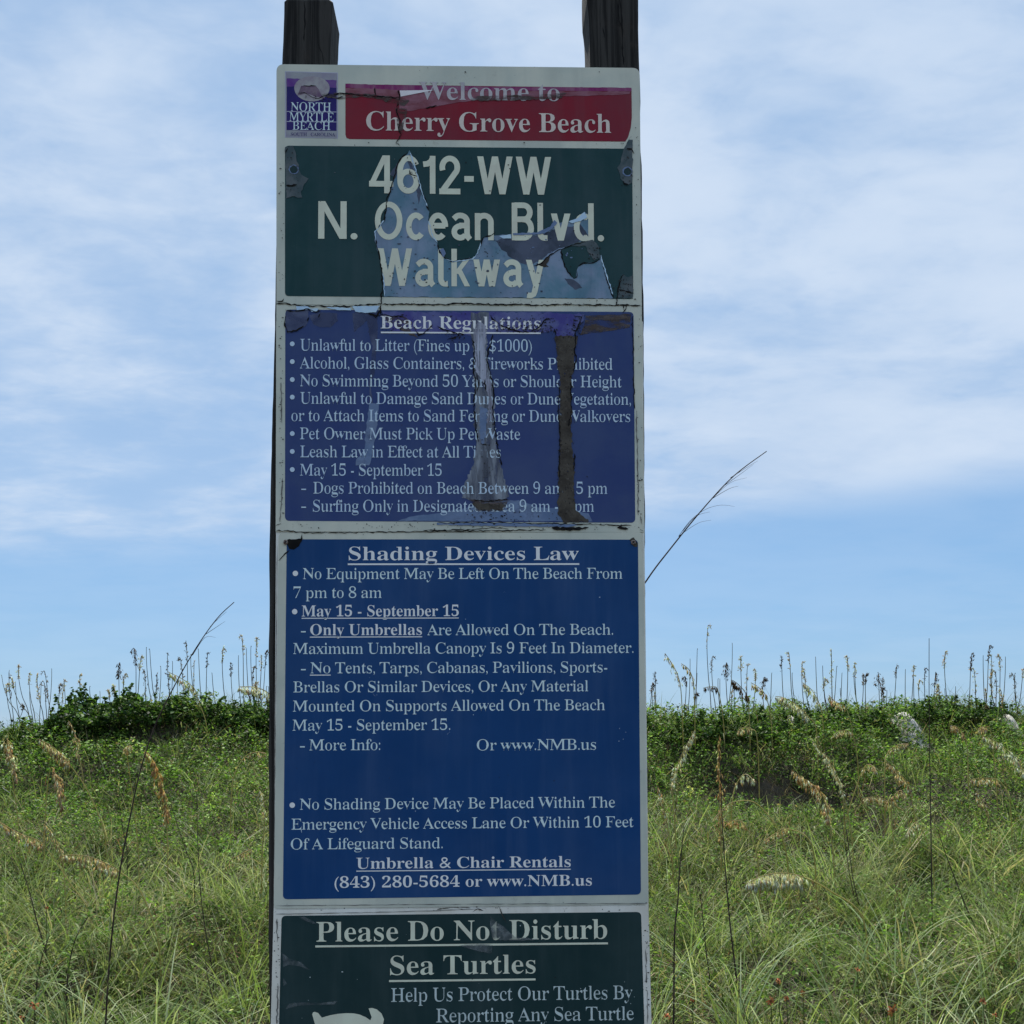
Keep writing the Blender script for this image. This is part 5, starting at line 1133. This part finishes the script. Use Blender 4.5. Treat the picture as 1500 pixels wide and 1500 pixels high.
# ---- arching grass tufts in the foreground, each blade its own part
def one_blade(base, az, ln, lean, curl, w, tint):
    n = 9; V, T = [], []; x = z = 0.0; ang = lean
    fx = random.uniform(0.6, 2.4)+az; wx, wy = math.cos(fx), math.sin(fx)
    for i in range(n+1):
        t = i/n; ww = w*(1-t**1.8)*0.5+0.0003
        px_, py_ = math.cos(az)*x, math.sin(az)*x
        V += [(px_-wx*ww, py_-wy*ww, z), (px_+wx*ww, py_+wy*ww, z)]
        x += math.sin(ang)*ln/n; z += math.cos(ang)*ln/n; ang += curl/n
    for i in range(n): T += [(2*i, 2*i+1, 2*i+3), (2*i, 2*i+3, 2*i+2)]
    return npmesh('blade', np.array(V), np.array(T), np.tile(tint, (len(V), 1)))
TU = [(955, 1520, 'pale arching grass tuft at the foot of the right post'), (1085, 1500, 'arching grass tuft at the foot of the tall dead stalk'), (1375, 1510, 'broad grass tuft below the straight dead stalk'), (1455, 1480, 'grass tuft in the lower right corner'),
      (225, 1500, 'large arching grass tuft right of the long bent stalk'), (120, 1515, 'grass tuft around the foot of the leafy weed'), (20, 1500, 'grass tuft in the lower left corner'), (360, 1500, 'grass tuft beside the foot of the left post'), (1230, 1500, 'grass tuft left of the red flower'), (1010, 1440, 'pale grass tuft beside the thick dead stalk'), (1310, 1440, 'grass tuft under the end of the big bright plume stem')]
for px, py, lab in TU:
    P, dd_ = ground_hit(px, py)
    if py > 1495: P = at_depth(px, py, 4.7); P[2] = float(H(P[0], P[1]))
    t = empty('grass_tuft', tuple(P)); tag(t, lab, 'grass')
    for i in range(20):
        az = random.uniform(0, math.tau)
        if i < 7: az = random.choice([random.uniform(-0.5, 0.5), math.pi+random.uniform(-0.5, 0.5)])
        g = random.choice([(0.30, 0.38, 0.20), (0.40, 0.46, 0.28), (0.15, 0.22, 0.08), (0.32, 0.37, 0.15), (0.22, 0.30, 0.13)])
        me_ = one_blade(P, az, random.uniform(0.45, 0.85), random.uniform(0.05, 0.6), random.uniform(0.6, 2.0), random.uniform(0.005, 0.0095), g)
        me_.materials.append(M['blade'])
        o = bpy.data.objects.new('blade', me_); COL.objects.link(o); o.parent = t
        o.location = (random.uniform(-0.04, 0.04), random.uniform(-0.04, 0.04), -0.01)

# ---- leafy weeds, low left
def lance_leaf(tint):
    V = [(0, 0, 0), (0.3, -0.09, 0.06), (0.3, 0.09, 0.06), (0.3, 0, 0.03), (0.65, -0.075, 0.08), (0.65, 0.075, 0.08), (0.65, 0, 0.05), (1, 0, 0.0)]
    T = [(0, 3, 1), (0, 2, 3), (1, 3, 6), (1, 6, 4), (3, 2, 5), (3, 5, 6), (4, 6, 7), (6, 5, 7)]
    me_ = npmesh('leaf', np.array(V), np.array(T), np.tile(tint, (8, 1))); me_.materials.append(M['leaf']); return me_
LM = [lance_leaf(c) for c in ((0.16, 0.23, 0.075), (0.11, 0.18, 0.05), (0.24, 0.29, 0.12), (0.09, 0.15, 0.045))]
for pts, dist, lab, nl in (([(96, 1540), (98, 1450), (102, 1410), (112, 1372), (132, 1338)], 4.9, 'upright leafy weed with lance shaped leaves, low on the left', 70),
                           ([(50, 1520), (54, 1440), (62, 1400), (72, 1372)], 4.9, 'smaller leafy weed left of the tall leafy weed', 34),
                           ([(283, 1530), (278, 1500), (280, 1480)], 4.6, 'low broad leafed weed at the bottom, left of the sign', 22)):
    t = stalk('leafy_weed', 'weed', pts, dist, r0=0.0045, label=lab, stem_mat=M['deadstem'], stem_tint=(0.06, 0.05, 0.03), ground=False)
    path = smooth([at_depth(px, py, dist) for px, py in pts], 8); base = np.array(t.location)
    for i in range(nl):
        f = random.random()**0.7; q = path[int(f*(len(path)-1))]-base
        o = bpy.data.objects.new('leaf', random.choice(LM)); COL.objects.link(o); o.parent = t
        o.location = tuple(q); s = random.uniform(0.045, 0.085)*(1.15-0.4*f)
        o.scale = (s, s, s); o.rotation_euler = (random.uniform(-0.5, 0.5), random.uniform(-0.9, 0.1), random.uniform(0, math.tau))

# ---- blanket flowers
M['petal'] = plain('petal_orange_red', (0.46, 0.09, 0.04), (0.58, 0.26, 0.09), 60, 0.6)
M['eye'] = plain('flower_centre', (0.10, 0.03, 0.02), (0.20, 0.07, 0.03), 200, 0.9)
for px, py, s_, lab in ((1308, 1480, 1.25, 'largest orange red flower, below the straight dead stalk'), (1129, 1466, 0.9, 'red flower right of the tall dead stalk, above the pale grass arcs'), (1152, 1462, 0.6, 'small orange flower right of the red flower'), (1176, 1455, 0.7, 'orange flower of the close group, rightmost'),
                        (1140, 1437, 0.6, 'small orange flower above the close group'), (977, 1489, 0.8, 'red flower by the lower right edge of the sign'), (1014, 1466, 0.5, 'tiny orange flower near the thick dead stalk'), (1440, 1466, 0.8, 'orange flower in the lower right corner'), (1458, 1486, 0.6, 'orange flower lowest at the right'),
                        (1256, 1420, 0.6, 'small orange flower under the big bright plume stem'), (50, 1472, 0.9, 'red orange flower in the lower left corner'), (32, 1490, 0.6, 'small red flower lowest at the left'), (68, 1330, 0.6, 'rusty flower head above the smaller leafy weed')):
    dist = 4.55 if py > 1400 else 5.6
    c = at_depth(px, py, dist); gz = float(H(c[0], c[1]))
    t = empty('flower', (c[0], c[1], gz)); tag(t, lab, 'flower')
    V, T = tube([(0, 0, -0.02), (0.004, 0, (c[2]-gz)*0.5), (0, 0, c[2]-gz-0.003)], [0.0022]*3, 4)
    me_ = npmesh('stem', V, T, np.tile((0.12, 0.15, 0.05), (len(V), 1))); me_.materials.append(M['blade']); o = bpy.data.objects.new('stem', me_); COL.objects.link(o); o.parent = t
    r_ = 0.020*s_; tilt = Matrix.Rotation(random.uniform(0.7, 1.9), 4, 'X') @ Matrix.Rotation(random.uniform(-0.4, 0.4), 4, 'Y')
    k = 11
    for i in range(k):
        a = i*math.tau/k; u = Vector((math.cos(a), math.sin(a), 0)); w = Vector((-math.sin(a), math.cos(a), 0)); hz = Vector((0, 0, c[2]-gz))
        rk = r_*random.uniform(0.7, 1.15); dz = random.uniform(-0.5, 0.3)*r_
        if random.random() < 0.18: continue
        P = [u*rk*0.3-w*rk*0.10, u*rk*0.3+w*rk*0.10, u*rk*0.95+w*rk*0.22+Vector((0, 0, dz)), u*rk*1.06+Vector((0, 0, dz*1.3)), u*rk*0.95-w*rk*0.22+Vector((0, 0, dz))]
        V = [tuple(hz+(tilt @ p)) for p in P]
        me_ = pymesh('petal', V, [(0, 1, 2, 3, 4)]); me_.materials.append(M['petal']); o = bpy.data.objects.new('petal', me_); COL.objects.link(o); o.parent = t
    V, Fc = [], []
    for j in range(4):
        ph = j/3*math.pi/2
        for i in range(9):
            a = i*math.tau/9; p = Vector((math.cos(a)*math.cos(ph)*r_*0.36, math.sin(a)*math.cos(ph)*r_*0.36, math.sin(ph)*r_*0.28+0.001)); V.append(tuple(Vector((0, 0, c[2]-gz))+(tilt @ p)))
    for j in range(3):
        for i in range(9): Fc.append((j*9+i, j*9+(i+1) % 9, (j+1)*9+(i+1) % 9, (j+1)*9+i))
    me_ = pymesh('flower_centre', V, Fc); me_.materials.append(M['eye']); o = bpy.data.objects.new('flower_centre', me_); COL.objects.link(o); o.parent = t

# ---- bare pale sand showing through on the crest
for px, top, w_ in ((1326, 1043, 0.26), (1160, 1049, 0.10), (1478, 1047, 0.12)):
    c = at_depth(px, top, 12.98); V, Fc = [], []
    rise = max(0.06, float(c[2]-H(c[0], c[1])))
    for j in range(10):
        rr = 1.5*(1-j/9)
        for i in range(30):
            a = i*math.tau/30; k = rr*(1+0.15*math.sin(3*a+px)+0.07*math.sin(7*a))
            x_, y_ = c[0]+w_*k*math.cos(a), c[1]+0.45*k*math.sin(a)
            V.append((x_, y_, float(H(x_, y_))-0.03+(rise+0.03)*math.exp(-rr*rr*1.7)*(1-0.10*math.sin(5*a)*rr)))
    for j in range(9):
        for i in range(30): Fc.append((j*30+i, j*30+(i+1) % 30, (j+1)*30+(i+1) % 30, (j+1)*30+i))
    me_ = pymesh('sand_bump', V, Fc); me_.polygons.foreach_set('use_smooth', [True]*len(me_.polygons)); tag(link('sand_bump', me_, M['paleSand']), kind='structure')
